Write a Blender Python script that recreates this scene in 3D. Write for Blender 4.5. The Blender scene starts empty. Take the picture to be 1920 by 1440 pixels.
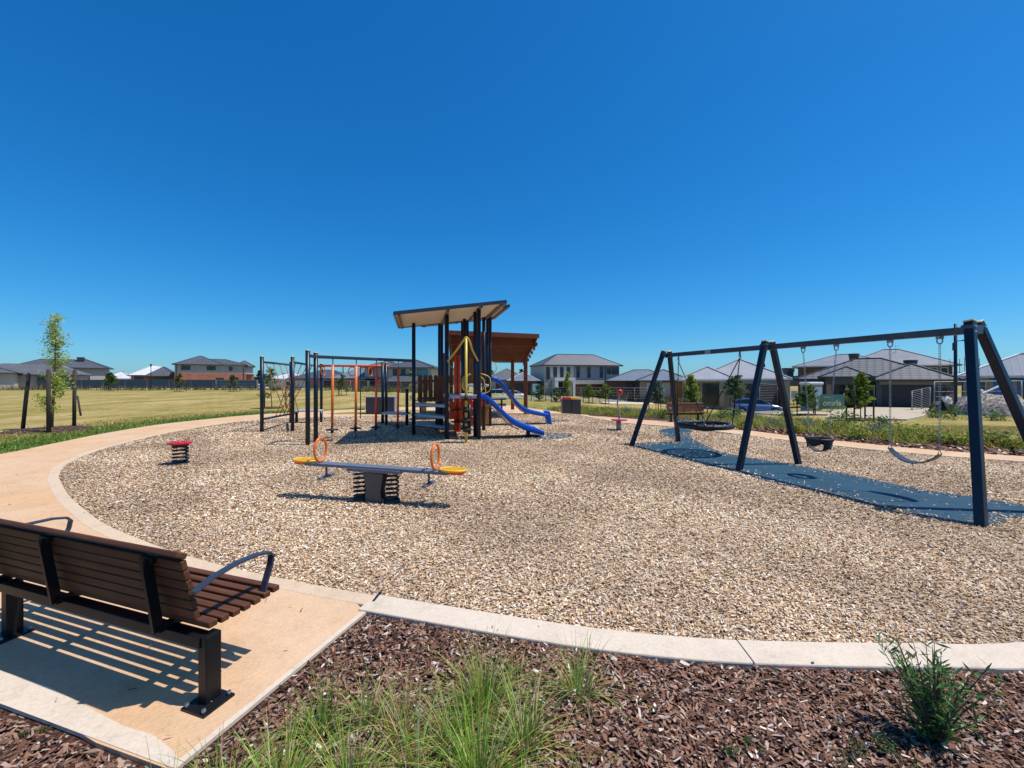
import bpy, math, random
import numpy as np
from mathutils import Vector, Matrix, noise
from mathutils.geometry import tessellate_polygon
R = math.radians
rnd = random.Random(7)
nr = np.random.default_rng(11)
S = bpy.context.scene
C = S.collection

# ---------------------------------------------------------------- camera, world, sun
F, HY, H = 780.0, 713.0, 1.75          # focal length in px of a 1920 wide frame, horizon row, eye height
cam = bpy.data.cameras.new('camera'); co = bpy.data.objects.new('camera', cam); C.objects.link(co)
co.location = (0, 0, H); co.rotation_euler = (R(90), 0, 0)
cam.sensor_width = 36; cam.lens = 36*F/1920; cam.shift_y = -(720-HY)/1920
cam.clip_start = 0.05; cam.clip_end = 3000
S.camera = co
S.render.resolution_x = 1024; S.render.resolution_y = 768
SUN = Vector((0.46, -0.03, 1)).normalized()
w = bpy.data.worlds.new("World"); S.world = w; w.use_nodes = True
nt = w.node_tree; bg = nt.nodes['Background']
sky = nt.nodes.new('ShaderNodeTexSky'); sky.sky_type = 'NISHITA'; sky.sun_disc = False
sky.sun_elevation = math.asin(SUN.z); sky.sun_rotation = math.atan2(SUN.x, SUN.y)
sky.altitude = 0; sky.air_density = 1.0; sky.dust_density = 0.35; sky.ozone_density = 5.0
hs = nt.nodes.new('ShaderNodeHueSaturation'); hs.inputs['Hue'].default_value = 0.5
hs.inputs['Saturation'].default_value = 1.22; hs.inputs['Value'].default_value = 1.0
nt.links.new(sky.outputs[0], hs.inputs['Color'])
sc_ = nt.nodes.new('ShaderNodeSeparateColor'); cc_ = nt.nodes.new('ShaderNodeCombineColor'); nt.links.new(hs.outputs[0], sc_.inputs[0])
for i, (k, p) in enumerate(((.304, 1.28), (1.186, .87), (1.80, .83))):     # the deep clear blue of a dry summer sky
    a_ = nt.nodes.new('ShaderNodeMath'); a_.operation = 'POWER'; a_.inputs[1].default_value = p; nt.links.new(sc_.outputs[i], a_.inputs[0])
    b_ = nt.nodes.new('ShaderNodeMath'); b_.operation = 'MULTIPLY'; b_.inputs[1].default_value = k; nt.links.new(a_.outputs[0], b_.inputs[0]); nt.links.new(b_.outputs[0], cc_.inputs[i])
# warm glow added around the out-of-frame sun, to redden the light in shadows
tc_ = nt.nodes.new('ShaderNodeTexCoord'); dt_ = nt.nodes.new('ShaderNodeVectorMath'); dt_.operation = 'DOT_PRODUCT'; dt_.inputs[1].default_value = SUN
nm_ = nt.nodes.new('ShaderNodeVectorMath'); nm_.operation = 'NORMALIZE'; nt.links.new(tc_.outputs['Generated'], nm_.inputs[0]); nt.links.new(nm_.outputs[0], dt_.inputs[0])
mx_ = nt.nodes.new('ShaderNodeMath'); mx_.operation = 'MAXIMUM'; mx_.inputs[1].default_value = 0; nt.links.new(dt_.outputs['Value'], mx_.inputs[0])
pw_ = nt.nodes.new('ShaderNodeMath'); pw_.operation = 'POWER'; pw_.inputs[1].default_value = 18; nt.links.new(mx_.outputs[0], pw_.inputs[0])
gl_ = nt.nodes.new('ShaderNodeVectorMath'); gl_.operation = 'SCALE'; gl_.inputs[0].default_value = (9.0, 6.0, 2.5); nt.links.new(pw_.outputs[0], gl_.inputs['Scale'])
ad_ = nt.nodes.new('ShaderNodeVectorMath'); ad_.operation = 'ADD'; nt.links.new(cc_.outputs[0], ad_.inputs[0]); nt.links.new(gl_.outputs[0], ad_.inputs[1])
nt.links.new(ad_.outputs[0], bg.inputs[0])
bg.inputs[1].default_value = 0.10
sl = bpy.data.lights.new('sun', 'SUN'); so = bpy.data.objects.new('sun', sl); C.objects.link(so)
sl.energy = 4.6; sl.angle = R(0.53); sl.color = (1.0, 0.96, 0.90)
so.rotation_euler = SUN.to_track_quat('Z', 'Y').to_euler(); so.location = (20, 0, 40)
S.view_settings.view_transform = 'Standard'; S.view_settings.look = 'None'
S.view_settings.exposure = 0.0; S.view_settings.gamma = 1

# ---------------------------------------------------------------- measuring helpers
TS = [(-3, 0), (-.4, 0.0), (-.25, .002), (-.1, .008), (.0, .013), (.15, .0195), (.35, .035), (.55, .050), (.72, .036), (.85, .033), (3, .033)]
def gz(x, y):
    """height of the land: flat round the playground, falling away behind on the right"""
    if y <= 14: return 0.0
    t = x/y; s = 0
    for (a, u), (b, v) in zip(TS, TS[1:]):
        if t <= b: s = u+(v-u)*max(0, (t-a)/(b-a)); break
    d = min(y, 80)-14
    return -s*d*min(1, d/6)
def G(px, py):
    y = F*H/(py-HY)
    for i in range(60): y = .6*y+.4*F*(H-gz((px-960)*y/F, y))/(py-HY)
    x = (px-960)*y/F
    return Vector((x, y, gz(x, y)))
def P(px, py, y): return Vector(((px-960)*y/F, y, H-(py-HY)*y/F))
def smooth(pts, n=6, closed=True):
    out = []; m = len(pts)
    for i in range(m if closed else m-1):
        g = (lambda k: pts[k % m]) if closed else (lambda k: pts[max(0, min(m-1, k))])
        a, b, c, d = [Vector(g(i+k)[:2]) for k in (-1, 0, 1, 2)]
        for j in range(n):
            t = j/n
            out.append(.5*((2*b)+(c-a)*t+(2*a-5*b+4*c-d)*t*t+(3*b-a-3*c+d)*t**3))
    if not closed: out.append(Vector(pts[-1][:2]))
    return out

# ---------------------------------------------------------------- materials
MATS = {}
def nodes(name):
    m = bpy.data.materials.new(name); m.use_nodes = True
    return m, m.node_tree, m.node_tree.nodes['Principled BSDF']
def ramp(t, fac, stops, const=False):
    r = t.nodes.new('ShaderNodeValToRGB'); e = r.color_ramp.elements
    if const: r.color_ramp.interpolation = 'CONSTANT'
    while len(e) < len(stops): e.new(.5)
    for k, (p, c) in enumerate(stops): e[k].position = p; e[k].color = (*c, 1)
    t.links.new(fac, r.inputs[0]); return r.outputs[0]
def tex(t, kind, scale, vec=None, **kw):
    n = t.nodes.new(kind); n.inputs['Scale'].default_value = scale
    for k, v in kw.items(): n.inputs[k].default_value = v
    if vec is not None: t.links.new(vec, n.inputs['Vector'])
    return n
def coord(t, scale=(1, 1, 1), rot=(0, 0, 0), which='Object'):
    c = t.nodes.new('ShaderNodeTexCoord'); m = t.nodes.new('ShaderNodeMapping')
    m.inputs['Scale'].default_value = scale; m.inputs['Rotation'].default_value = rot
    t.links.new(c.outputs[which], m.inputs[0]); return m.outputs[0]
def geo(t):
    return t.nodes.new('ShaderNodeNewGeometry').outputs['Position']
def mixc(t, fac, a, b, mode='MIX'):
    m = t.nodes.new('ShaderNodeMix'); m.data_type = 'RGBA'; m.blend_type = mode
    for inp, v in ((0, fac), (6, a), (7, b)):
        if hasattr(v, 'is_linked'): t.links.new(v, m.inputs[inp])
        elif isinstance(v, tuple): m.inputs[inp].default_value = (*v, 1)
        else: m.inputs[inp].default_value = v
    return m.outputs[2]
def bump(t, b, h, strength=.3, dist=.01):
    n = t.nodes.new('ShaderNodeBump'); n.inputs['Strength'].default_value = strength; n.inputs['Distance'].default_value = dist
    t.links.new(h, n.inputs['Height']); t.links.new(n.outputs[0], b.inputs['Normal'])
def M(name, col, rough=.5, metal=0., var=.12, scale=6., bmp=.0, spec=.5):
    """plain material with a little cloudy wear in its colour"""
    if name in MATS: return MATS[name]
    m, t, b = nodes(name)
    n = tex(t, 'ShaderNodeTexNoise', scale, coord(t), Detail=6., Roughness=.65)
    c = ramp(t, n.outputs[0], [(.3, tuple(x*(1-var) for x in col)), (.7, tuple(min(1, x*(1+var)) for x in col))])
    t.links.new(c, b.inputs['Base Color']); b.inputs['Roughness'].default_value = rough
    b.inputs['Metallic'].default_value = metal; b.inputs['Specular IOR Level'].default_value = spec
    if rough < .5 and spec == .5 and not metal:
        n5 = tex(t, 'ShaderNodeTexNoise', 2.3, coord(t), Detail=8., Roughness=.75)
        t.links.new(mixc(t, ramp(t, n5.outputs[0], [(.52, (0, 0, 0)), (.68, (.35, .35, .35))]), c, tuple(min(1, x*.7+.12) for x in col)), b.inputs['Base Color'])
    if bmp:
        n2 = tex(t, 'ShaderNodeTexNoise', scale*12, coord(t), Detail=3.); bump(t, b, n2.outputs[0], bmp, .004)
    MATS[name] = m; return m
def mat_attr(name, rough=.8, trans=0., spec=.3):
    """colour comes from the mesh: every chip or leaf has its own"""
    m, t, b = nodes(name)
    a = t.nodes.new('ShaderNodeAttribute'); a.attribute_name = 'col'
    t.links.new(a.outputs['Color'], b.inputs['Base Color']); b.inputs['Roughness'].default_value = rough
    b.inputs['Specular IOR Level'].default_value = spec
    if trans:
        tr = t.nodes.new('ShaderNodeBsdfTranslucent'); t.links.new(a.outputs['Color'], tr.inputs[0])
        mx = t.nodes.new('ShaderNodeMixShader'); mx.inputs[0].default_value = trans
        t.links.new(b.outputs[0], mx.inputs[1]); t.links.new(tr.outputs[0], mx.inputs[2])
        t.links.new(mx.outputs[0], t.nodes['Material Output'].inputs[0])
    MATS[name] = m; return m
m_leaf = mat_attr('leaves', .55, .35); m_chip = mat_attr('wood chip flakes', .8); m_blade = mat_attr('grass blades', .6, .3)

def mat_chips(name, stops, scale, stretch, bs=.8):
    m, t, b = nodes(name); g = geo(t)
    mp = t.nodes.new('ShaderNodeMapping'); t.links.new(g, mp.inputs[0]); mp.inputs['Scale'].default_value = (1, stretch, 1)
    wn = tex(t, 'ShaderNodeTexNoise', 9., g, Detail=2.)
    ad = t.nodes.new('ShaderNodeVectorMath'); ad.operation = 'MULTIPLY_ADD'; ad.inputs[1].default_value = (.12,)*3
    t.links.new(wn.outputs['Color'], ad.inputs[0]); t.links.new(mp.outputs[0], ad.inputs[2])
    v = tex(t, 'ShaderNodeTexVoronoi', scale, ad.outputs[0])
    sp = t.nodes.new('ShaderNodeSeparateColor'); t.links.new(v.outputs['Color'], sp.inputs[0])
    c = ramp(t, sp.outputs[0], stops)
    big = tex(t, 'ShaderNodeTexNoise', .7, g, Detail=6., Roughness=.7)
    c = mixc(t, 1.0, c, ramp(t, big.outputs[0], [(.3, (.78, .76, .74)), (.7, (1.08, 1.05, 1.0))]), 'MULTIPLY')
    t.links.new(c, b.inputs['Base Color']); b.inputs['Roughness'].default_value = .9; b.inputs['Specular IOR Level'].default_value = .15
    bump(t, b, sp.outputs[1], bs, .03)
    MATS[name] = m; return m
m_play = mat_chips('play chips', [(0, (.11, .06, .03)), (.25, (.24, .15, .08)), (.55, (.42, .29, .17)), (.8, (.60, .44, .27)), (1, (.75, .60, .42))], 30, 1.7)
m_mulch = mat_chips('bark mulch', [(0, (.02, .01, .008)), (.5, (.075, .035, .025)), (.85, (.14, .07, .05)), (.93, (.38, .29, .22)), (1, (.55, .46, .38))], 34, 2.2)

def mat_concrete(name, col, lines=False):
    m, t, b = nodes(name); g = geo(t)
    n = tex(t, 'ShaderNodeTexNoise', 1.6, g, Detail=8., Roughness=.7); n2 = tex(t, 'ShaderNodeTexNoise', 60., g, Detail=3.)
    c = ramp(t, n.outputs[0], [(.25, tuple(x*.80 for x in col)), (.5, col), (.8, tuple(min(1, x*1.12) for x in col))])
    c = mixc(t, .25, c, ramp(t, n2.outputs[0], [(.35, tuple(x*.55 for x in col)), (.6, col)]))
    n4 = tex(t, 'ShaderNodeTexNoise', 4.5, g, Detail=7., Roughness=.75); c = mixc(t, .55, c, mixc(t, 1., c, ramp(t, n4.outputs[0], [(.32, (.74, .68, .60)), (.45, (.97, .95, .92)), (.7, (1.03, 1.03, 1.03))]), 'MULTIPLY'))
    if lines:
        mp = t.nodes.new('ShaderNodeMapping'); t.links.new(g, mp.inputs[0]); mp.inputs['Rotation'].default_value = (0, 0, R(57))
        wv = tex(t, 'ShaderNodeTexWave', 17., mp.outputs[0], Distortion=5., Detail=5.)
        wv.inputs['Detail Scale'].default_value = .8; wv.inputs['Detail Roughness'].default_value = .7
        c = mixc(t, .32, c, mixc(t, 1., c, ramp(t, wv.outputs['Fac'], [(.0, (.6, .55, .5)), (.35, (1, 1, 1))]), 'MULTIPLY'))
        st = tex(t, 'ShaderNodeTexNoise', .9, g, Detail=5.)
        c = mixc(t, .8, c, mixc(t, 1., c, ramp(t, st.outputs[0], [(.38, (1.03, .88, .70)), (.5, (1.02, .95, .86)), (.62, (1.06, 1.05, 1.04))]), 'MULTIPLY'))
        bump(t, b, wv.outputs['Fac'], .3, .003)
    else: bump(t, b, n2.outputs[0], .2, .003)
    t.links.new(c, b.inputs['Base Color']); b.inputs['Roughness'].default_value = .85; b.inputs['Specular IOR Level'].default_value = .2
    MATS[name] = m; return m
m_path = mat_concrete('broomed tan concrete', (.68, .475, .31), True)
m_kerb = mat_concrete('pale kerb concrete', (.68, .57, .45))
m_edge = mat_concrete('smooth tan concrete edge', (.66, .50, .35))
m_asph = mat_concrete('grey road surface', (.26, .25, .24))
m_sand = mat_concrete('sandy driveway', (.52, .43, .31))

def mat_lawn():
    m, t, b = nodes('dry lawn'); g = geo(t)
    a = t.nodes.new('ShaderNodeAttribute'); a.attribute_name = 'green'
    mp = t.nodes.new('ShaderNodeMapping'); t.links.new(g, mp.inputs[0]); mp.inputs['Scale'].default_value = (1.1, .30, 1)
    n = tex(t, 'ShaderNodeTexNoise', .35, mp.outputs[0], Detail=9., Roughness=.75)
    n3 = tex(t, 'ShaderNodeTexNoise', 4.5, mp.outputs[0], Detail=6., Roughness=.7)
    av = t.nodes.new('ShaderNodeMath'); av.operation = 'MULTIPLY_ADD'; av.inputs[1].default_value = .4; t.links.new(n3.outputs[0], av.inputs[0])
    a2 = t.nodes.new('ShaderNodeMath'); a2.operation = 'MULTIPLY'; a2.inputs[1].default_value = .6; t.links.new(n.outputs[0], a2.inputs[0]); t.links.new(a2.outputs[0], av.inputs[2])
    dry = ramp(t, av.outputs[0], [(.40, (.15, .16, .035)), (.47, (.31, .25, .07)), (.52, (.41, .30, .12)), (.59, (.53, .40, .21))])
    grn = ramp(t, n.outputs[0], [(.3, (.05, .12, .015)), (.7, (.13, .20, .03))])
    c = mixc(t, a.outputs['Fac'], dry, grn)
    f = tex(t, 'ShaderNodeTexNoise', 14., g, Detail=4., Roughness=.8)
    c = mixc(t, 1., c, ramp(t, f.outputs[0], [(.3, (.62, .66, .55)), (.7, (1.25, 1.2, 1.15))]), 'MULTIPLY')
    t.links.new(c, b.inputs['Base Color']); b.inputs['Roughness'].default_value = .95; b.inputs['Specular IOR Level'].default_value = .1
    bump(t, b, f.outputs[0], .6, .05); MATS['lawn'] = m; return m
m_lawn = mat_lawn()

def mat_wood(name, col, rough=.6, axis=0, scale=3.):
    m, t, b = nodes(name); sc = [26, 26, 26]; sc[axis] = 1.6
    v = coord(t, tuple(sc)); n = tex(t, 'ShaderNodeTexNoise', scale*.4, v, Detail=6., Roughness=.6)
    c = ramp(t, n.outputs[0], [(.3, tuple(x*.55 for x in col)), (.55, col), (.75, tuple(min(1, x*1.5) for x in col))])
    t.links.new(c, b.inputs['Base Color']); b.inputs['Roughness'].default_value = rough; b.inputs['Specular IOR Level'].default_value = .25
    bump(t, b, n.outputs[0], .35, .004); MATS[name] = m; return m
m_bench = mat_wood('stained bench timber', (.125, .047, .02), .55, 0)
m_pick = mat_wood('orange brown picket timber', (.44, .16, .045), .6, 2)
m_pickd = mat_wood('dark picket timber', (.18, .068, .028), .6, 2)
m_shel = mat_wood('red brown shelter timber', (.20, .062, .03), .6, 0)
m_stake = mat_wood('weathered timber stake', (.06, .05, .04), .85, 2)
m_trunk = mat_wood('grey brown bark', (.14, .10, .07), .9, 2)
m_post = M('navy powder coated steel', (.008, .015, .030), .36, 0, .3, 4, spec=.35)
m_beam = M('slate blue steel beam', (.03, .04, .065), .35, 0, .15, 4)
m_cap = M('cream plastic cap', (.62, .55, .30), .5)
m_orange = M('orange enamel', (.80, .17, .02), .35)
m_redor = M('red orange enamel', (.85, .09, .02), .35)
m_red = M('red plastic', (.55, .012, .02), .3)
m_redpan = M('dark red panel', (.50, .03, .015), .45)
m_yell = M('mustard yellow enamel', (.62, .42, .05), .35)
m_yel2 = M('bright yellow plastic', (.80, .44, .02), .4)
m_black = M('black rubber', (.012, .012, .014), .55)
m_blksteel = M('black steel bracket', (.007, .008, .010), .4, spec=.3)
m_grey = M('grey plastic deck', (.42, .45, .50), .55, 0, .1)
m_slate = M('slate grey composite board', (.13, .15, .20), .45)
m_brngrey = M('brown grey support panel', (.10, .085, .075), .6)
m_blue = M('glossy blue plastic', (.001, .085, .52), .3, 0, .06, spec=.4)
m_mat = None
m_tan = M('tan painted underside', (.78, .66, .48), .7, 0, .06)
m_chrome = M('galvanised steel', (.36, .37, .39), .38, .85)
m_armr = M('charcoal painted arm', (.035, .045, .07), .32)
m_glass = M('dark window glass', (.02, .03, .04), .08, 0, .3, 1.5)
m_white = M('white paint', (.75, .75, .74), .5, 0, .06)
m_wireg = M('galvanised fence wire', (.26, .27, .28), .5, .2)
m_rope = M('red brown rope', (.34, .12, .05), .9)
m_ropeb = M('black rope', (.015, .015, .017), .9)
def mat_rubber():
    m, t, b = nodes('blue rubber surfacing'); g = geo(t)
    n = tex(t, 'ShaderNodeTexNoise', 90., g, Detail=3.); n2 = tex(t, 'ShaderNodeTexNoise', 2., g, Detail=6.)
    c = ramp(t, n.outputs[0], [(.3, (.001, .024, .048)), (.7, (.005, .068, .118))])
    c = mixc(t, .45, c, ramp(t, n2.outputs[0], [(.35, (.002, .036, .066)), (.7, (.008, .078, .125))]))
    t.links.new(c, b.inputs['Base Color']); b.inputs['Roughness'].default_value = .8; bump(t, b, n.outputs[0], .4, .004)
    return m
m_mat = mat_rubber()
def mat_brick(name, c1, c2, mortar, sx=1.):
    m, t, b = nodes(name)
    c = t.nodes.new('ShaderNodeTexCoord'); s = t.nodes.new('ShaderNodeSeparateXYZ'); t.links.new(c.outputs['Object'], s.inputs[0])
    a = t.nodes.new('ShaderNodeMath'); t.links.new(s.outputs[0], a.inputs[0]); t.links.new(s.outputs[1], a.inputs[1])
    k = t.nodes.new('ShaderNodeCombineXYZ'); t.links.new(a.outputs[0], k.inputs[0]); t.links.new(s.outputs[2], k.inputs[1])
    br = t.nodes.new('ShaderNodeTexBrick'); t.links.new(k.outputs[0], br.inputs['Vector'])
    br.inputs['Scale'].default_value = 1; br.inputs['Brick Width'].default_value = .25*sx; br.inputs['Row Height'].default_value = .09*sx
    br.inputs['Mortar Size'].default_value = .008*sx
    for i, q in zip(('Color1', 'Color2', 'Mortar'), (c1, c2, mortar)): br.inputs[i].default_value = (*q, 1)
    n = tex(t, 'ShaderNodeTexNoise', .8, c.outputs['Object'], Detail=5.)
    cc = mixc(t, 1., br.outputs[0], ramp(t, n.outputs[0], [(.3, (.8, .8, .8)), (.7, (1.1, 1.1, 1.1))]), 'MULTIPLY')
    t.links.new(cc, b.inputs['Base Color']); b.inputs['Roughness'].default_value = .85
    MATS[name] = m; return m
b_red = mat_brick('red brick', (.42, .11, .05), (.48, .15, .08), (.34, .27, .22))
b_dark = mat_brick('brown brick', (.12, .05, .035), (.17, .08, .05), (.2, .16, .13))
b_tan = mat_brick('tan brick', (.36, .27, .18), (.30, .21, .14), (.35, .3, .24))
b_grey = mat_brick('dark grey brick', (.075, .08, .10), (.10, .105, .125), (.11, .11, .12))
b_slatew = mat_brick('pale grey boards', (.40, .39, .37), (.42, .41, .39), (.25, .25, .25), 2.5)
m_rend = M('cream render', (.50, .45, .38), .85, 0, .06, 1)
m_rendg = M('grey render', (.33, .33, .33), .85, 0, .08, 1)
m_rendw = M('white render', (.66, .66, .67), .85, 0, .05, 1)
m_bluew = M('blue house wrap', (.02, .15, .45), .5, 0, .15, 1.5)
m_garage = M('dark brown garage door', (.055, .035, .028), .6)
m_gdark = M('charcoal garage door', (.028, .026, .028), .6)
m_pebble = M('khaki lintel', (.20, .18, .13), .8)
def mat_roof(name, col, tile, rz_=.155, rx_=.42):
    m, t, b = nodes(name)
    c = t.nodes.new('ShaderNodeTexCoord'); s = t.nodes.new('ShaderNodeSeparateXYZ'); t.links.new(c.outputs['Object'], s.inputs[0])
    n = tex(t, 'ShaderNodeTexNoise', .5, c.outputs['Object'], Detail=5.)
    base = ramp(t, n.outputs[0], [(.3, tuple(x*.85 for x in col)), (.7, tuple(x*1.12 for x in col))])
    def saw(sock, f):
        mu = t.nodes.new('ShaderNodeMath'); mu.operation = 'MULTIPLY'; mu.inputs[1].default_value = f; t.links.new(sock, mu.inputs[0])
        fr = t.nodes.new('ShaderNodeMath'); fr.operation = 'FRACT'; t.links.new(mu.outputs[0], fr.inputs[0]); return fr.outputs[0]
    dx = saw(s.outputs[0], 1/rx_ if tile else 1/.45)
    if tile:
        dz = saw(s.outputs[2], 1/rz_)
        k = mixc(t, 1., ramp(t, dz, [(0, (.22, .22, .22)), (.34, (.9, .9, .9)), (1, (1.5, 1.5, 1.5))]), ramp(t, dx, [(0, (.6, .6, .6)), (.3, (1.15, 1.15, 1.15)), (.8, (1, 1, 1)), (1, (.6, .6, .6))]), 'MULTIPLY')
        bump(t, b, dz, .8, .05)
    else:
        k = ramp(t, dx, [(0, (.78, .78, .78)), (.14, (1.12, 1.12, 1.12)), (.3, (1, 1, 1)), (1, (1, 1, 1))])
        bump(t, b, k, .5, .03)
    t.links.new(mixc(t, 1., base, k, 'MULTIPLY'), b.inputs['Base Color'])
    b.inputs['Roughness'].default_value = .5 if tile else .42; b.inputs['Metallic'].default_value = 0
    MATS[name] = m; return m
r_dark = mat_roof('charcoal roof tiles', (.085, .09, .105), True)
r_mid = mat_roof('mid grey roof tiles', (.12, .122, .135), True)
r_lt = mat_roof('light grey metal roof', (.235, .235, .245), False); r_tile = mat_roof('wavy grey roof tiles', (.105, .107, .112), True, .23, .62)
r_wh = mat_roof('white metal roof', (.62, .63, .65), False)
r_blu = mat_roof('blue grey metal roof', (.17, .19, .225), False)
r_sil = mat_roof('pale grey metal roof', (.33, .33, .345), False)
m_ridge = M('dark ridge capping', (.06, .065, .075), .5)
m_ridgel = M('grey ridge capping', (.30, .31, .34), .5)
m_gut = M('dark gutter', (.04, .042, .05), .5)
m_gutw = M('light gutter', (.55, .55, .56), .5)

# ---------------------------------------------------------------- mesh building
WM = {}
def tag(o, label=None, cat=None, group=None, kind=None):
    if label: o['label'] = label
    if cat: o['category'] = cat
    if group: o['group'] = group
    if kind: o['kind'] = kind
    return o
def thing(name, label, cat, loc, rz=0, group=None):
    o = bpy.data.objects.new(name, None); C.objects.link(o)
    o.empty_display_size = .2
    o.location = loc; o.rotation_euler = (0, 0, rz)
    WM[o.name] = Matrix.Translation(Vector(loc)) @ Matrix.Rotation(rz, 4, 'Z')
    return tag(o, label, cat, group)
class MB:
    def __init__(s): s.v = []; s.f = []; s.c = []; s.sm = []
    def add(s, vs, fs, col=None, sm=False):
        b = len(s.v); s.v += [tuple(v) for v in vs]
        for f in fs: s.f.append([b+i for i in f]); s.c.append(col); s.sm.append(sm)
        return s
    def box(s, c, size, rot=None, taper=1., bev=0.):
        x, y, z = [k/2 for k in size]; pts = []
        for sz in (-1, 1):
            k = taper if sz > 0 else 1
            for sx, sy in ((-1, -1), (1, -1), (1, 1), (-1, 1)): pts.append(Vector((sx*x*k, sy*y*k, sz*z)))
        if rot is not None: pts = [rot @ p for p in pts]
        c = Vector(c)
        return s.add([p+c for p in pts], [(3, 2, 1, 0), (4, 5, 6, 7), (0, 1, 5, 4), (1, 2, 6, 5), (2, 3, 7, 6), (3, 0, 4, 7)])
    def bar(s, p, q, wd, hd, up=(0, 0, 1)):
        p, q = Vector(p), Vector(q); d = (q-p); L = d.length; d.normalize(); up = Vector(up)
        if abs(d.dot(up)) > .99: up = Vector((0, 1, 0))
        x = d.cross(up).normalized(); z = x.cross(d)
        m = Matrix((x, d, z)).transposed()
        return s.box((p+q)/2, (wd, L, hd), m)
    def tube(s, pts, r, n=8, closed=False, caps=True):
        pts = [Vector(p) for p in pts]; m = len(pts); rs = r if isinstance(r, (list, tuple)) else [r]*m
        b = len(s.v); up = None
        for i in range(m):
            if closed: d = pts[(i+1) % m]-pts[i-1]
            else: d = pts[min(i+1, m-1)]-pts[max(i-1, 0)]
            d.normalize()
            if up is None:
                up = Vector((0, 0, 1)) if abs(d.z) < .9 else Vector((1, 0, 0))
                x = d.cross(up).normalized()
            else:
                x = (x-d*x.dot(d)); x.normalize()
            y = d.cross(x)
            for k in range(n):
                a = 2*math.pi*k/n; s.v.append(tuple(pts[i]+(x*math.cos(a)+y*math.sin(a))*rs[i]))
        for i in range(m if closed else m-1):
            j = (i+1) % m
            for k in range(n):
                l = (k+1) % n; s.f.append([b+i*n+k, b+i*n+l, b+j*n+l, b+j*n+k]); s.c.append(None); s.sm.append(n > 5)
        if not closed and caps:
            s.f.append([b+k for k in range(n)][::-1]); s.c.append(None); s.sm.append(False)
            s.f.append([b+(m-1)*n+k for k in range(n)]); s.c.append(None); s.sm.append(False)
        return s
    def cyl(s, p, q, r, r2=None, n=12): return s.tube([p, q], [r, r if r2 is None else r2], n)
    def prism(s, poly, z0, z1):
        n = len(poly); vs = [(p[0], p[1], z0) for p in poly]+[(p[0], p[1], z1) for p in poly]
        tri = tessellate_polygon([[Vector((p[0], p[1], 0)) for p in poly]])
        fs = []
        for a, b_, c_ in tri:
            A, B, D = [Vector(poly[i][:2]) for i in (a, b_, c_)]
            if (B-A).cross(D-A) < 0: a, c_ = c_, a
            fs.append((a+n, b_+n, c_+n)); fs.append((c_, b_, a))
        for i in range(n): fs.append((i, (i+1) % n, (i+1) % n+n, i+n))
        return s.add(vs, fs)
    def sphere(s, c, r, n=12, m=8, sc=(1, 1, 1)):
        c = Vector(c); b = len(s.v)
        for i in range(m+1):
            th = math.pi*i/m
            for k in range(n):
                a = 2*math.pi*k/n
                s.v.append((c.x+r*sc[0]*math.sin(th)*math.cos(a), c.y+r*sc[1]*math.sin(th)*math.sin(a), c.z+r*sc[2]*math.cos(th)))
        for i in range(m):
            for k in range(n):
                l = (k+1) % n; s.f.append([b+i*n+k, b+(i+1)*n+k, b+(i+1)*n+l, b+i*n+l]); s.c.append(None); s.sm.append(True)
        return s
    def build(s, name, mat, parent=None, local=False, bevel=0.):
        vs = s.v
        if parent is not None and not local:
            inv = WM[parent.name].inverted(); vs = [tuple(inv @ Vector(v)) for v in vs]
        me = bpy.data.meshes.new(name); me.from_pydata(vs, [], s.f); me.materials.append(mat)
        me.polygons.foreach_set('use_smooth', s.sm)
        if any(c is not None for c in s.c):
            at = me.color_attributes.new('col', 'FLOAT_COLOR', 'CORNER'); arr = []
            for f, c in zip(s.f, s.c): arr += [*(c or (.1, .1, .1)), 1]*len(f)
            at.data.foreach_set('color', arr)
        me.update()
        o = bpy.data.objects.new(name, me); C.objects.link(o)
        if parent is not None:
            o.parent = parent; WM[o.name] = WM[parent.name]
        else: WM[o.name] = Matrix()
        if bevel:
            md = o.modifiers.new('bevel', 'BEVEL'); md.width = bevel; md.segments = 2; md.limit_method = 'ANGLE'
        return o
def np_mesh(name, V, Fq, cols, mat):
    """V (n,3), Fq (m,4) quads, cols (m,3) one colour a face"""
    me = bpy.data.meshes.new(name); me.vertices.add(len(V)); me.vertices.foreach_set('co', V.astype(np.float32).ravel())
    k = Fq.shape[1]; me.loops.add(Fq.size); me.loops.foreach_set('vertex_index', Fq.astype(np.int32).ravel())
    me.polygons.add(len(Fq)); me.polygons.foreach_set('loop_start', np.arange(0, Fq.size, k, dtype=np.int32))
    at = me.color_attributes.new('col', 'FLOAT_COLOR', 'CORNER')
    cc = np.concatenate([cols, np.ones((len(cols), 1))], 1).repeat(k, 0); at.data.foreach_set('color', cc.astype(np.float32).ravel())
    me.materials.append(mat); me.update(calc_edges=True); me.validate()
    o = bpy.data.objects.new(name, me); C.objects.link(o); return o
def inpoly(x, y, poly):
    p = np.array([(q[0], q[1]) for q in poly]); r = np.zeros(len(x), bool); j = len(p)-1
    for i in range(len(p)):
        c = ((p[i, 1] > y) != (p[j, 1] > y)) & (x < (p[j, 0]-p[i, 0])*(y-p[i, 1])/(p[j, 1]-p[i, 1]+1e-12)+p[i, 0]); r ^= c; j = i
    return r
def g2(px, py):
    v = G(px, py); return (v.x, v.y)

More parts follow.
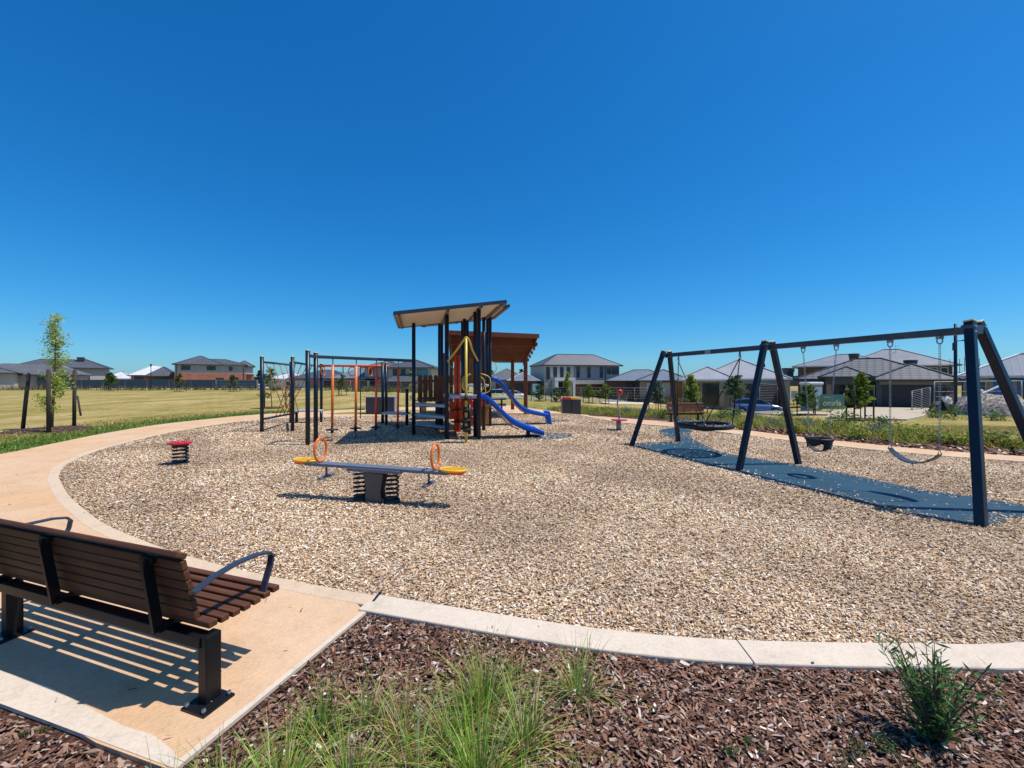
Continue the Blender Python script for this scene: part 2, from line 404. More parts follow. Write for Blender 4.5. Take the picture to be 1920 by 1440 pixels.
# ---------------------------------------------------------------- ground shapes
near_k = [(705, 1118), (900, 1150), (1100, 1180), (1300, 1200), (1500, 1208), (1700, 1210), (1920, 1208)]
CHc = [g2(*p) for p in near_k]+[(5.2, 3.05), (7.4, 4.0), (9.4, 5.4), (11.0, 7.2), (11.6, 8.4)] + \
      [g2(*p) for p in [(1920, 866), (1754, 854), (1556, 835), (1397, 816), (1279, 802), (1160, 794), (1080, 783), (1020, 780), (900, 779), (800, 779), (700, 780), (600, 782), (530, 784), (480, 787),
       (400, 797), (300, 815), (200, 840), (130, 868), (112, 890), (115, 905), (130, 930), (160, 957), (200, 985), (270, 1015), (340, 1040), (420, 1062), (500, 1080), (600, 1100)]]
CH = smooth(CHc, 5)
def offset(poly, d):
    out = []; n = len(poly)
    area = sum(poly[i][0]*poly[(i+1) % n][1]-poly[(i+1) % n][0]*poly[i][1] for i in range(n))
    sg = 1 if area > 0 else -1
    for i in range(n):
        t = (Vector(poly[(i+1) % n])-Vector(poly[i-1])).normalized(); out.append(Vector(poly[i])+Vector((t.y, -t.x))*d*sg)
    return out
CHo = offset(CH, .235)
zc = -.012
MB().prism(CH, -.045, zc).build('playground_chips', m_play)['kind'] = 'structure'
# kerb: a ring, real thickness
kb = MB(); n = len(CH)
for A, B, zA, zB in ((CH, CHo, .018, .018),):
    vs = [(p[0], p[1], .018) for p in CH]+[(p[0], p[1], .018) for p in CHo]+[(p[0], p[1], -.08) for p in CH]+[(p[0], p[1], -.08) for p in CHo]
    fs = []
    for i in range(n):
        j = (i+1) % n
        fs += [(i, j, j+n, i+n)[::-1], (i, i+2*n, j+2*n, j)[::-1], (i+n, j+n, j+3*n, i+3*n)[::-1]]
    kb.add(vs, fs)
CHt = offset(CH, .15)
def ring_part(name, idx, outer_, zt, mat):
    kb = MB(); m = len(idx); vs = []
    for i in idx: vs += [(CH[i][0], CH[i][1], zt), (outer_[i][0], outer_[i][1], zt), (CH[i][0], CH[i][1], -.08), (outer_[i][0], outer_[i][1], -.08)]
    fs = []
    for j in range(m-1): a, b = 4*j, 4*j+4; fs += [(a, a+1, b+1, b), (a, b, b+2, a+2), (a+1, a+3, b+3, b+1)]
    fs += [(0, 2, 3, 1), (4*m-4, 4*m-3, 4*m-1, 4*m-2)]
    o = kb.add(vs, [f if sg0 > 0 else f[::-1] for f in fs]).build(name, mat); o['kind'] = 'structure'
    md = o.modifiers.new('bevel', 'BEVEL'); md.width = .010; md.segments = 2; md.limit_method = 'ANGLE'; md.angle_limit = R(50)
sg0 = -1
ka = min(range(n), key=lambda i: (CH[i]-Vector((-1.08, 3.36))).length)
kc = min(range(n), key=lambda i: (CH[i]-Vector((11.3, 9.0))).length)
seq = [(ka+i) % n for i in range(n)]
cut = seq.index(kc)
ring_part('kerb', seq[:cut+1], CHo, .022, m_kerb)
ring_part('path_edge_strip', seq[cut:]+[ka], CHt, .012, m_edge)
# concrete path: C shape between the kerb and its own outer edge
idx0 = 0
POpx = [(0, 852), (100, 832), (200, 812), (300, 796), (400, 785), (450, 780), (520, 775), (600, 771), (700, 766), (760, 763), (850, 760), (940, 759), (965, 762), (1022, 769), (1060, 774), (1100, 778), (1180, 785), (1279, 790), (1397, 806), (1556, 825), (1754, 844), (1920, 856)]
outer = smooth([(-1.72, 1.93), (-2.75, 2.24), (-4.2, 2.65), (-6.5, 3.3), (-9.2, 4.6), (-11.4, 6.8), (-12.3, 8.6)]+[g2(*p) for p in POpx]+[(12.6, 8.6), (14.5, 5.5)], 4, False)
outer = [Vector((-1.51, 1.855))]+[Vector((-2.0, 2.0))]+[p for p in outer if p.x < -2.05 or p.y > 3]
# inner edge follows the outside of the kerb, from the right round the back to the bench pad
k0 = min(range(n), key=lambda i: (CHo[i]-Vector((11.8, 8.2))).length)
inner = [CHo[(k0+i) % n] for i in range(n)]
stop = min(range(n), key=lambda i: (inner[i]-Vector((-1.09, 3.14))).length)
inner = inner[:stop]
off2 = [Vector(CH[(k0+i) % n]).lerp(p, .5) for i, p in enumerate(inner)]
path_poly = outer+[Vector((13.6, 4.8))]+off2+[Vector((-1.12, 3.15))]
pp = MB()
Z = .008
def drape_prism(mb, poly, z, thick):
    nn = len(poly); tri = tessellate_polygon([[Vector((p[0], p[1], 0)) for p in poly]])
    vs = [(p[0], p[1], z+gz(p[0], p[1])) for p in poly]+[(p[0], p[1], z-thick+gz(p[0], p[1])) for p in poly]; fs = []
    for a, b_, c_ in tri:
        A, B, D = [Vector(poly[i][:2]) for i in (a, b_, c_)]
        if (B-A).cross(D-A) < 0: a, c_ = c_, a
        fs.append((a, b_, c_))
    for i in range(nn): fs.append((i, i+nn, (i+1) % nn+nn, (i+1) % nn))
    return mb.add(vs, fs)
drape_prism(pp, path_poly, Z, .09).build('path', m_path)['kind'] = 'structure'
# lit edge of the bench pad painted as a pale strip, then its trowelled apron
c0, c1, c2 = Vector((-1.09, 3.12)), Vector((-1.505, 1.862)), Vector((-2.62, 2.20))
def strip(a, b, wd, z, side):
    d = (b-a).normalized(); nrm = Vector((-d.y, d.x))*side*wd; return [a, b, b+nrm, a+nrm]
mb = MB(); drape_prism(mb, strip(c0+Vector((-.005, 0)), c1+Vector((-.0, .0)), .035, 0, -1), Z+.004, .02)
mb.build('path_lit_edge', m_kerb)['kind'] = 'structure'
mb = MB(); drape_prism(mb, [c2+Vector((-.8, .24)), c1+Vector((-.02, .006)), c1+Vector((-.005, .035)), c1+Vector((-.10, .10)), c1+Vector((-.26, .18)), c1+Vector((-.46, .235)), c2+Vector((0, .16)), c2+Vector((-.8, .40))], Z+.003, .02)
mb.build('path_apron', m_kerb)['kind'] = 'structure'
# expansion joint
J = g2(692, 1142); K = g2(709, 1119)
MB().bar((J[0], J[1], .014), (K[0]+.01, K[1]+.03, .020), .022, .012).build('expansion_joint', m_black)['kind'] = 'structure'
MB().prism([(-4.5, 2.45), (-14, 4.2), (-14, -6), (15, -6), (15, 4.6), (13, 5.0), (11.6, 8.3), (6, 6), (0, 5), (-1.2, 3.9), (-1.5, 2.2), (-2.0, 2.3), (-2.75, 2.4)], -.10, -.014).build('mulch_bed', m_mulch)['kind'] = 'structure'

# garden bed on the right
bedpx = [(1035, 771), (1100, 770), (1180, 769), (1240, 774), (1330, 779), (1400, 783), (1480, 789), (1560, 796), (1640, 806), (1740, 817), (1850, 823), (1990, 826)]
bed = [g2(*p) for p in bedpx]; bedin = [(14.2, 9.5)]+[g2(*p) for p in [(1920, 857), (1754, 845), (1556, 826), (1397, 807), (1279, 791), (1180, 786), (1100, 779), (1060, 775)]]
bed_poly = bed+bedin
drape_prism(MB(), bed_poly, .0, .05).build('garden_bed', m_mulch)['kind'] = 'structure'

# the lawn and land: one sheet to the horizon
xs = sorted(set([round(v, 3) for v in list(np.arange(-34, 34.01, .6))+list(np.arange(-120, 120.1, 5))+[-900, -600, -350, -200, 200, 350, 600, 900]]))
ys = sorted(set([round(v, 3) for v in [-60, -20, -6]+list(np.arange(0, 45, .6))+list(np.arange(45, 130, 3))+[140, 180, 250, 400, 700, 1500]]))
gv = []; gf = []; gr = []
outA = np.array([(p[0], p[1]) for p in outer])
for y in ys:
    for x in xs:
        under = -.06
        gv.append((x, y, gz(x, y)-.02 if (y > 8.2 and x < -6) or y > 21 or x > 15 else gz(x, y)-.055))
        d = np.hypot(outA[:, 0]-x, outA[:, 1]-y).min() if y < 60 and abs(x) < 60 else 99
        a = max(0, min(1, (2.6-d)/1.6)) if x < 0 else (max(0, min(1, (7-d)/6))*.45)
        if x < 8 and 66 < y < 80: a = .6
        if y > 20 and x > -2: a = max(a, .45*max(0, min(1, .5+noise.noise((x*.13, y*.13, 3))*2)))
        gr.append(max(0, min(1, a*(.8+noise.noise((x*.5, y*.5, 0))*.8))))
nx = len(xs)
for j in range(len(ys)-1):
    for i in range(nx-1): gf.append((j*nx+i, j*nx+i+1, (j+1)*nx+i+1, (j+1)*nx+i))
me = bpy.data.meshes.new('ground'); me.from_pydata(gv, [], gf); me.materials.append(m_lawn)
at = me.attributes.new('green', 'FLOAT', 'POINT'); at.data.foreach_set('value', gr)
me.polygons.foreach_set('use_smooth', [True]*len(gf))
go = bpy.data.objects.new('ground', me); C.objects.link(go); go['kind'] = 'structure'
def bump_bed(p, r, nm='tree_mulch'):
    mb = MB(); b = [(p[0], p[1], p[2]+.09)]; k = 22; f = []
    for i in range(k):
        a = 2*math.pi*i/k; rr = r*(1+.12*math.sin(3*a+p[0])); b.append((p[0]+rr*.6*math.cos(a), p[1]+rr*.6*math.sin(a), p[2]+.06))
    for i in range(k):
        a = 2*math.pi*i/k; rr = r*(1+.12*math.sin(3*a+p[0])); b.append((p[0]+rr*math.cos(a), p[1]+rr*math.sin(a), p[2]-.05))
    for i in range(k):
        j = (i+1) % k; f += [(0, 1+i, 1+j), (1+i, 1+k+i, 1+k+j, 1+j)]
    mb.add(b, f); o = mb.build(nm, m_mulch); o['kind'] = 'structure'; return o

# roads and drives
def sheet(name, px, mat, z=.03):
    poly = [g2(*p) for p in px]; out = []
    for i, p in enumerate(poly):   # split long sides so the sheet follows the land
        q = poly[(i+1) % len(poly)]
        for k in range(6): out.append((p[0]+(q[0]-p[0])*k/6, p[1]+(q[1]-p[1])*k/6))
    o = drape_prism(MB(), out, z, .08).build(name, mat); o['kind'] = 'structure'; return o
sheet('street', [(880, 743.5), (960, 747), (1060, 751), (1200, 755.5), (1330, 762), (1480, 781), (1500, 776), (1420, 766), (1240, 752), (1120, 748.5), (1000, 745.5), (880, 742)], m_asph, .03)
sheet('footpath', [(1130, 757), (1225, 758.5), (1225, 755.5), (1130, 754)], m_kerb, .05)
sheet('verge_path', [(1445, 778.5), (1560, 779), (1560, 775), (1445, 774)], m_sand, .07)

# ---------------------------------------------------------------- rubber mats
matpx = [(1188, 833), (1230, 831), (1268, 827), (1239, 813), (1236, 808), (1250, 804), (1275, 803), (1298, 808), (1292, 815), (1302, 824), (1318, 833), (1338, 842), (1358, 849), (1437, 863), (1502, 873), (1595, 890), (1714, 915), (1817, 930), (1920, 946)]
matlo = [(1920, 972), (1889, 971), (1884, 980), (1860, 984), (1829, 984), (1754, 972), (1675, 953), (1640, 948), (1595, 936), (1540, 921), (1516, 918), (1437, 902), (1374, 881), (1298, 866), (1247, 853), (1210, 842)]
mat_poly = smooth([g2(*p) for p in matpx]+[(7.9, 5.65), (8.3, 5.0), (7.4, 4.85)]+[g2(*p) for p in matlo], 3)
o = MB().prism(mat_poly, -.05, .004).build('rubber_surface', m_mat); o['kind'] = 'structure'
def ell(px, py, a, b, rot=0, k=24, s=.12):
    c = G(px, py); return [(c.x+a*math.cos(t)*(1+s*math.sin(2*t+px))*math.cos(rot)-b*math.sin(t)*math.sin(rot), c.y+a*math.cos(t)*math.sin(rot)+b*math.sin(t)*(1+s*math.cos(3*t))) for t in [2*math.pi*i/k for i in range(k)]]
mats2 = [ell(1024, 817, .85, .75), ell(1044, 791, .55, .45)]
for q in mats2:
    o = MB().prism(q, -.05, .003).build('slide_rubber_surface', m_mat); o['kind'] = 'structure'

# ---------------------------------------------------------------- loose chips
def scatter(name, poly, holes, dens, L, W, pal, wts, zb, seed, ymin=0, ymax=99, bbox=None, lift=.02, keep=None):
    g = np.random.default_rng(seed); p = np.array([(q[0], q[1]) for q in poly])
    x0, y0 = p.min(0); x1, y1 = p.max(0); y0 = max(y0, ymin); y1 = min(y1, ymax)
    n = int((x1-x0)*(y1-y0)*dens); x = g.uniform(x0, x1, n); y = g.uniform(y0, y1, n)
    ok = inpoly(x, y, poly) & (np.abs(x) < 1.27*y+.6) & (y > .9)
    if keep is not None: ok &= keep(x, y, g)
    for h in holes: ok &= ~inpoly(x, y, h)
    x, y = x[ok], y[ok]; n = len(x)
    a = g.uniform(0, 2*np.pi, n); l = L*np.clip(g.lognormal(0, .35, n), .3, 1.8)/2; wd = W*g.lognormal(0, .3, n)/2
    u = np.stack([np.cos(a), np.sin(a), g.normal(0, .30, n)], 1); v = np.stack([-np.sin(a), np.cos(a), g.normal(0, .38, n)], 1)
    c = np.stack([x, y, zb+g.uniform(0, lift, n)], 1)
    sh = g.uniform(.55, 1.2, (n, 4))
    V = np.stack([c+u*(l*s*sh[:, i])[:, None]+v*(wd*t*sh[:, 3-i])[:, None] for i, (s, t) in enumerate(((-1, -1), (1, -.8), (1, 1), (-1, .9)))], 1)
    # an upper face and a thin darker edge face below it
    E = V.copy(); E[:, :, 2] -= .006
    V = V.reshape(-1, 3)
    pal = np.array(pal); k = g.choice(len(pal), n, p=np.array(wts)/sum(wts)); cols = pal[k]*g.uniform(.72, 1.25, (n, 1)); cols *= (1+.13*np.clip(np.sin(x*1.3+2*np.sin(y*.9+.5))+np.sin(y*1.7+2*np.sin(x*1.1+2))+.6*np.sin(3.1*x+2.3*y), -1.6, 1.6))[:, None]; cols = np.clip(cols, 0, .9)
    Fq = np.arange(4*n).reshape(-1, 4)
    o = np_mesh(name, V, Fq, cols, m_chip); o['kind'] = 'stuff'
    return o
pal_p = [(.80, .62, .42), (.71, .50, .31), (.56, .36, .21), (.31, .18, .10), (.12, .065, .04), (.52, .43, .36), (.90, .80, .67)]
wt_p = [22, 26, 20, 11, 7, 7, 7]
tag(scatter('wood_chips', CH, [mat_poly], 5200, .0245, .0098, pal_p, wt_p, -.010, 1, 0, 5.2, lift=.016), 'loose tan and cream wood chips covering the playground floor in front', 'wood chips')
tag(scatter('far_wood_chips', CH, [mat_poly], 2600, .028, .0135, pal_p, wt_p, -.010, 2, 5.2, 12, lift=.016), 'loose tan wood chips under the play equipment farther back', 'wood chips')
tag(scatter('distant_wood_chips', CH, [mat_poly], 1400, .034, .019, pal_p, wt_p, -.010, 8, 12, 21, lift=.016), 'loose tan wood chips around the play tower and climbing posts', 'wood chips')
def edgekeep(x, y, g):
    q = np.array([(p[0], p[1]) for p in mat_poly]); d = np.full(len(x), 9.)
    for a in q: d = np.minimum(d, np.hypot(x-a[0], y-a[1]))
    return g.uniform(0, 1, len(x)) < np.clip(np.exp(-d/.13)*.95, 0.015, 1)
tag(scatter('stray_wood_chips', mat_poly, [], 1500, .026, .012, pal_p, wt_p, .006, 3, 0, 14, lift=.006, keep=edgekeep), 'stray pale wood chips strewn over the blue rubber strip', 'wood chips')
bedfg = [(-6, 2.9), (-2.75, 2.19), (-2.0, 1.97), (-1.52, 1.82), (-1.47, 1.9), (-1.09, 3.08)]+[p for p in CHo if p.y < 3.3 and p.x > -.95 and p.x < 5]
bedfg = [Vector(p) for p in [(-6, 2.75), (-2.75, 2.19), (-2.0, 1.97), (-1.52, 1.82), (-1.46, 1.9), (-1.07, 3.10)]]+sorted([p for p in CHo if p.y < 3.4 and -1.0 < p.x < 5], key=lambda p: p.x)+[Vector((5, .9)), Vector((-6, .9))]
pal_m = [(.145, .066, .038), (.24, .118, .073), (.34, .195, .13), (.040, .019, .013), (.46, .32, .23), (.66, .55, .46), (.34, .24, .20)]
wt_m = [25, 27, 19, 14, 5, 4, 9]
tag(scatter('bark_chips', bedfg, [], 4200, .036, .0115, pal_m, wt_m, -.012, 4, 0, 4, lift=.02), 'dark red brown bark chips in the foreground garden bed', 'bark mulch')
tag(scatter('garden_bark_chips', bed_poly, [], 130, .09, .05, pal_m, wt_m, .0, 5, 8, 15, lift=.03), 'brown bark chips between plants in the bed behind the swings', 'bark mulch')

lit = [Vector(p) for p in [(-4.5, 2.7), (-1.6, 1.9), (-.9, 2.9), (1, 2.45), (5, 2.3), (5, 3.2), (1, 2.85), (-1.2, 3.5), (-5, 5), (-9, 8), (-9.6, 7), (-7, 4)]]
tag(scatter('path_litter', lit, [CH], 9, .026, .007, [(.20, .12, .07), (.10, .06, .04), (.45, .32, .2), (.08, .07, .05)], [3, 3, 1, 2], .024, 12, 0, 8, lift=.004), 'small twigs, leaves and stray chips lying on the near kerb and bench pad', 'litter')
for i in range(n):
    pass
acc = 0; last = None
for i in seq[:cut]:
    a, b = CH[i], CHo[i]
    if last is not None: acc += (Vector(a)-last).length
    last = Vector(a)
    if acc > 2.6 and abs(a[0]) < 12: acc = 0; MB().bar((a[0], a[1], .0205), (b[0], b[1], .0205), .007, .006).build('kerb_joint', m_black)['kind'] = 'structure'
# ---------------------------------------------------------------- grass and plants
def blades(name, xy, h, wd, pal, spread, seed, zf=None):
    g = np.random.default_rng(seed); n = len(xy); a = g.uniform(0, 2*np.pi, n); hh = h*g.lognormal(0, .3, n)
    lean = g.normal(0, spread, (n, 2))*hh[:, None]; z0 = np.array([gz(x, y) for x, y in xy]) if zf is None else zf
    wx = np.cos(a)*wd/2; wy = np.sin(a)*wd/2
    b = np.stack([xy[:, 0], xy[:, 1], z0-.02], 1); t = b+np.stack([lean[:, 0], lean[:, 1], hh], 1)
    w_ = np.stack([wx, wy, 0*wx], 1)
    V = np.stack([b-w_, b+w_, t+w_*.15, t-w_*.15], 1).reshape(-1, 3)
    pal = np.array(pal); cols = pal[g.integers(0, len(pal), n)]*g.uniform(.7, 1.3, (n, 1))
    return np_mesh(name, V, np.arange(4*n).reshape(-1, 4), cols, m_blade)
# short lawn beside the left path
g = np.random.default_rng(5); N = 90000
X = g.uniform(-26, -4, N); Y = g.uniform(8.5, 24, N)
ok = (np.abs(X) < 1.27*Y) & ~inpoly(X, Y, list(path_poly)) & ~inpoly(X, Y, CHo)
X, Y = X[ok], Y[ok]
D = np.full(len(X), 99.)
for a in outA[::2]: D = np.minimum(D, np.hypot(X-a[0], Y-a[1]))
kp = g.uniform(0, 1, len(X)) < np.clip(1.6-D/2.6, .0, 1); X, Y, D = X[kp], Y[kp], D[kp]
isg = g.uniform(0, 1, len(X)) < np.clip(1.35-D/2.2, .1, 1)
inl = X < 0
o = blades('green_lawn_grass', np.stack([X, Y], 1)[isg], .055, .03, [(.09, .19, .02), (.15, .26, .035), (.22, .30, .06)], .5, 6)
tag(o, 'short green grass along the edge of the curved path', 'grass', kind='stuff')
o = blades('dry_lawn_grass', np.stack([X, Y], 1)[~isg], .045, .04, [(.44, .34, .10), (.34, .30, .08), (.52, .40, .15)], .6, 7)
tag(o, 'short dry yellow lawn grass beyond the left path', 'grass', kind='stuff')

def tussock(px, py, h, n, label, spread=.55, pal=None, wd=.0066, seed=1, name='grass_tussock', grp='grass tussocks in the foreground mulch', z=None, base=.05, cat='grass tussock'):
    p = G(px, py); p.z = -.03 if z is None else z+p.z; g = random.Random(seed)
    pal = pal or [(.20, .32, .045), (.14, .25, .03), (.33, .40, .08), (.44, .38, .14)]
    mb = MB()
    n = int(n*.85)
    for i in range(n):
        a = g.uniform(0, 6.283); r = base*1.5*math.sqrt(g.random()); b = p+Vector((r*math.cos(a), r*math.sin(a), 0))
        a2 = a+g.uniform(-.7, .7); L = h*g.uniform(.35, 1.25); sp = abs(g.gauss(0, spread*1.2)); col = tuple(c*g.uniform(.7, 1.3) for c in g.choice(pal))
        k = 6; side = Vector((-math.sin(a2), math.cos(a2), 0))*wd*g.uniform(.6, 1.2)/2; prev = None; vs = []
        for j in range(k+1):
            t = j/k; out = L*sp*t**1.7; zz = L*(t-.28*sp*t*t*(1+sp))
            q = b+Vector((math.cos(a2)*out, math.sin(a2)*out, max(zz, .005))); wv = side*(1-t*.85)
            vs += [q-wv, q+wv]
        mb.add(vs, [(2*j, 2*j+1, 2*j+3, 2*j+2) for j in range(k)], col)
    o = mb.build(name, m_blade)
    return tag(o, label, cat, grp)
dry = [(.44, .38, .14), (.30, .33, .08), (.20, .29, .05), (.52, .45, .22)]
brt = [(.20, .36, .03), (.30, .46, .05), (.14, .26, .025), (.46, .48, .12), (.50, .44, .20)]
tussock(905, 1325, .36, 330, 'large bright green grass tussock in the middle of the front bed, below the kerb', .62, None, seed=2)
tussock(1085, 1300, .30, 190, 'olive grass tussock closest to the white kerb, right of the middle', .8, dry+brt[:1], seed=3)
tussock(748, 1372, .30, 130, 'sparse straw tipped grass tussock between the path corner and the big tussock', .7, dry, seed=4)
tussock(600, 1372, .28, 190, 'grass tussock leaning over the concrete edge beside the bench path', .75, None, seed=5)
tussock(520, 1500, .30, 300, 'bright lime grass tussock at the bottom edge near the path corner', .9, brt, seed=6)
tussock(900, 1490, .40, 330, 'dense green grass tussock at the bottom edge in the middle', .6, brt, seed=7)
tussock(780, 1450, .34, 110, 'thin mixed green and straw tussock at the bottom edge left of the dense one', .6, dry+brt, seed=8)
tussock(330, 1540, .30, 60, 'wispy grass tussock with long thin blades standing before the path corner', .5, dry, wd=.004, seed=9)
tussock(690, 1345, .26, 150, 'straw and green grass tussock left of the sparse straw tipped one', .9, dry+brt, seed=21)
tussock(850, 1395, .30, 260, 'lime grass tussock sprawling just below the large middle tussock', .9, brt+dry[:2], seed=22)
tussock(985, 1400, .32, 220, 'grass tussock with yellow tips right of the large middle tussock', .8, brt+dry, seed=23)
tussock(420, 1500, .26, 240, 'bright grass tussock at the bottom left edge beside the concrete corner', 1.0, brt, seed=24)
tussock(655, 1480, .30, 240, 'bright grass tussock at the bottom edge left of the thin mixed one', .9, brt, seed=25)
tussock(960, 1275, .18, 90, 'short dry tussock nearest the kerb above the large middle tussock', .9, dry, seed=26)
tussock(1100, 1480, .20, 40, 'small thin dry tussock at the bottom edge right of the dense one', .7, dry, wd=.004, seed=10)

def leafy(mb, c, r, n, size, pal, g, sc=(1, 1, 1), droop=0.):
    """leaf sized faces spread through one clump"""
    for i in range(n):
        d = Vector((g.gauss(0, 1), g.gauss(0, 1), g.gauss(0, 1))); d.normalize(); rr = r*g.random()**.45
        p = Vector(c)+Vector((d.x*sc[0], d.y*sc[1], d.z*sc[2]))*rr
        a = Vector((g.gauss(0, 1), g.gauss(0, 1), g.gauss(0, .6)-droop)).normalized(); b_ = a.cross(Vector((g.gauss(0, 1), g.gauss(0, 1), g.gauss(0, 1)))).normalized()
        s_ = size*g.uniform(.6, 1.3); wq = .42
        mb.add([p-a*s_*.5, p+b_*s_*wq*.5, p+a*s_*.5, p-b_*s_*wq*.5], [(0, 1, 2, 3)], tuple(k*g.uniform(.65, 1.35) for k in g.choice(pal)))
def wand_shrub(root, h, rad, n, pal, leaf, g, lw=.28, per=26):
    """upright stems each lined with narrow leaves"""
    st = MB(); lf = MB(); p0 = Vector(WM[root.name].translation)
    for i in range(n):
        a = g.uniform(0, 6.28); lean = g.uniform(.1, 1)*rad; L = h*g.uniform(.55, 1.)
        tip = p0+Vector((math.cos(a)*lean, math.sin(a)*lean, L*(1-.25*lean/max(rad, .01)*.6)))
        mid = (p0+tip)/2+Vector((math.cos(a), math.sin(a), 0))*lean*-.08
        pts = [p0, mid, tip]; st.tube(pts, [.006*h*2, .004*h*2, .001], 5)
        for k in range(per):
            t = .15+.85*k/per+g.uniform(-.02, .02); q = (p0.lerp(mid, t*2) if t < .5 else mid.lerp(tip, t*2-1))
            d = (tip-p0).normalized(); s_ = Vector((g.gauss(0, 1), g.gauss(0, 1), g.gauss(0, .5))).normalized()
            d2 = (d*g.uniform(.3, .9)+s_*.8).normalized(); b_ = d2.cross(Vector((g.gauss(0, 1), g.gauss(0, 1), g.gauss(0, 1)))).normalized()
            ln = leaf*g.uniform(.6, 1.25)
            lf.add([q, q+d2*ln*.5+b_*ln*lw*.5, q+d2*ln, q+d2*ln*.5-b_*ln*lw*.5], [(0, 1, 2, 3)], tuple(c*g.uniform(.65, 1.4) for c in g.choice(pal)))
    st.build('stem', m_trunk, root); lf.build('foliage', m_leaf, root)
grn = [(.035, .085, .02), (.055, .12, .025), (.09, .16, .035), (.02, .05, .015)]
p = G(1752, 1388); p.z = -.03
t_ = thing('garden_shrub', 'upright narrow leaved green shrub in the bark mulch in front, at the right', 'shrub', p)
wand_shrub(t_, .54, .23, 38, [(.12, .23, .06), (.17, .29, .08), (.24, .35, .13), (.07, .14, .04)], .055, random.Random(3), .19, 26)
wand_shrub(t_, .26, .20, 14, [(.08, .17, .04), (.12, .22, .05)], .05, random.Random(8), .19, 18)
for px, py, r, n, lb, sd in ((1392, 1405, .05, 170, 'small rounded green seedling in bark mulch near the bottom edge', 1), (1640, 1425, .085, 420, 'low spreading dark green ground plant at the bottom edge below the upright shrub', 2), (1880, 1335, .06, 60, 'pale green seedling at the right edge beside the upright shrub', 4), (1820, 1370, .05, 60, 'pale feathery seedling just right of the upright shrub', 7), (72, 1370, .035, 60, 'tiny green weed in the mulch under the front bench', 5)):
    q = G(px, py); q.z = -.03; t_ = thing('ground_plant', lb, 'small plant', q); gg = random.Random(sd)
    lf = MB()
    for k in range(7): leafy(lf, q+Vector((gg.gauss(0, r*.8), gg.gauss(0, r*.55), .02+gg.random()*r*.6)), r*.5, n//7, .017, [(.05, .13, .03), (.09, .19, .05), (.03, .08, .02)] if sd != 4 and sd != 7 else [(.16, .22, .09), (.10, .16, .05)], gg)
    lf.build('foliage', m_leaf, t_); st = MB()
    for k in range(4): st.cyl(q, q+Vector((gg.gauss(0, r*.4), gg.gauss(0, r*.4), .03)), .002, .001, 5)
    st.build('stem', m_trunk, t_)

# ================================================================ front bench
def bench(loc, rz, label, scale=1., s0=-.02, s1=2.2, legs=(0.0, 1.886), grp=None, brk=(.31, 1.24, 2.0)):
    """local x runs along the seat towards the left end, local y from back to front"""
    t = thing('park_bench', label, 'bench', loc, rz, grp)
    Lx = lambda s: -s
    k = 7
    for i in range(k):
        v = -.02+i*.067
        zz = .43-.012*math.sin(math.pi*i/(k-1))
        mb = MB(); mb.box((Lx((s0+s1)/2), v, zz-.016), (s1-s0-.03, .048, .034)); mb.build('seat_slat', m_bench, t, True, .006)
    for i in range(7):
        f = i/6; v = -.058-.075*f**1.1; z = .475+.345*f
        tl = R(78-6*f) if i < 6 else R(40)
        m = Matrix.Rotation(tl if i < 6 else R(35), 3, 'X')
        mb = MB(); mb.box((Lx((s0+s1)/2+.045), v-.0, z), (s1-s0-.09, .053 if i < 6 else .06, .030), Matrix.Rotation(-R(78 if i < 6 else 30), 3, 'X')); mb.build('back_slat', m_bench, t, True, .006)
    for s in brk:
        mb = MB(); mb.bar((Lx(s), -.10, .36), (Lx(s), -.160, .78), .05, .022, (1, 0, 0)); mb.bar((Lx(s)-.0, -.115, .775), (Lx(s), -.16, .775), .10, .03)
        mb.bar((Lx(s), -.11, .37), (Lx(s), .34, .375), .05, .03)
        for q in range(6): mb.cyl((Lx(s)-.018, -.108-.011*q, .47+.055*q), (Lx(s)-.018, -.120-.011*q, .47+.055*q), .007, n=6)
        mb.build('back_bracket', m_blksteel, t, True)
    mb = MB(); mb.bar((Lx(s0+.04), -.045, .335), (Lx(s1-.04), -.045, .335), .07, .06); mb.build('seat_rail', m_blksteel, t, True, .004)
    for s in legs:
        leg = MB().box((Lx(s)-.01, -.03, .185), (.062, .085, .365)).build('leg', m_blksteel, t, True, .005)
        MB().box((Lx(s), -.045, .006), (.17, .17, .012)).build('base_plate', m_blksteel, leg, True)
        for sx in (-.062, .062):
            for sy in (-.068, .068): MB().cyl((Lx(s)+sx, -.045+sy, .012), (Lx(s)+sx, -.045+sy, .032), .011, n=6).build('bolt', m_chrome, leg, True)
    for s in (s0+.05, s1-.08):
        pts = [(Lx(s), -.10, .62), (Lx(s), .0, .655), (Lx(s), .14, .675), (Lx(s), .27, .672), (Lx(s), .35, .655), (Lx(s), .375, .625), (Lx(s), .365, .57), (Lx(s), .33, .48), (Lx(s), .315, .425)]
        mb = MB()
        for a, b in zip(pts, pts[1:]):
            a, b = Vector(a), Vector(b); d = (b-a).normalized()*.006; mb.bar(a-d, b+d, .045, .014)
        mb.build('armrest', m_armr, t, True, .003)
    return t
b1 = bench((-1.625, 2.249+.04, Z), math.atan2(-.316, .948), 'brown slatted bench seen from behind on the concrete pad in front', grp='slatted park benches')

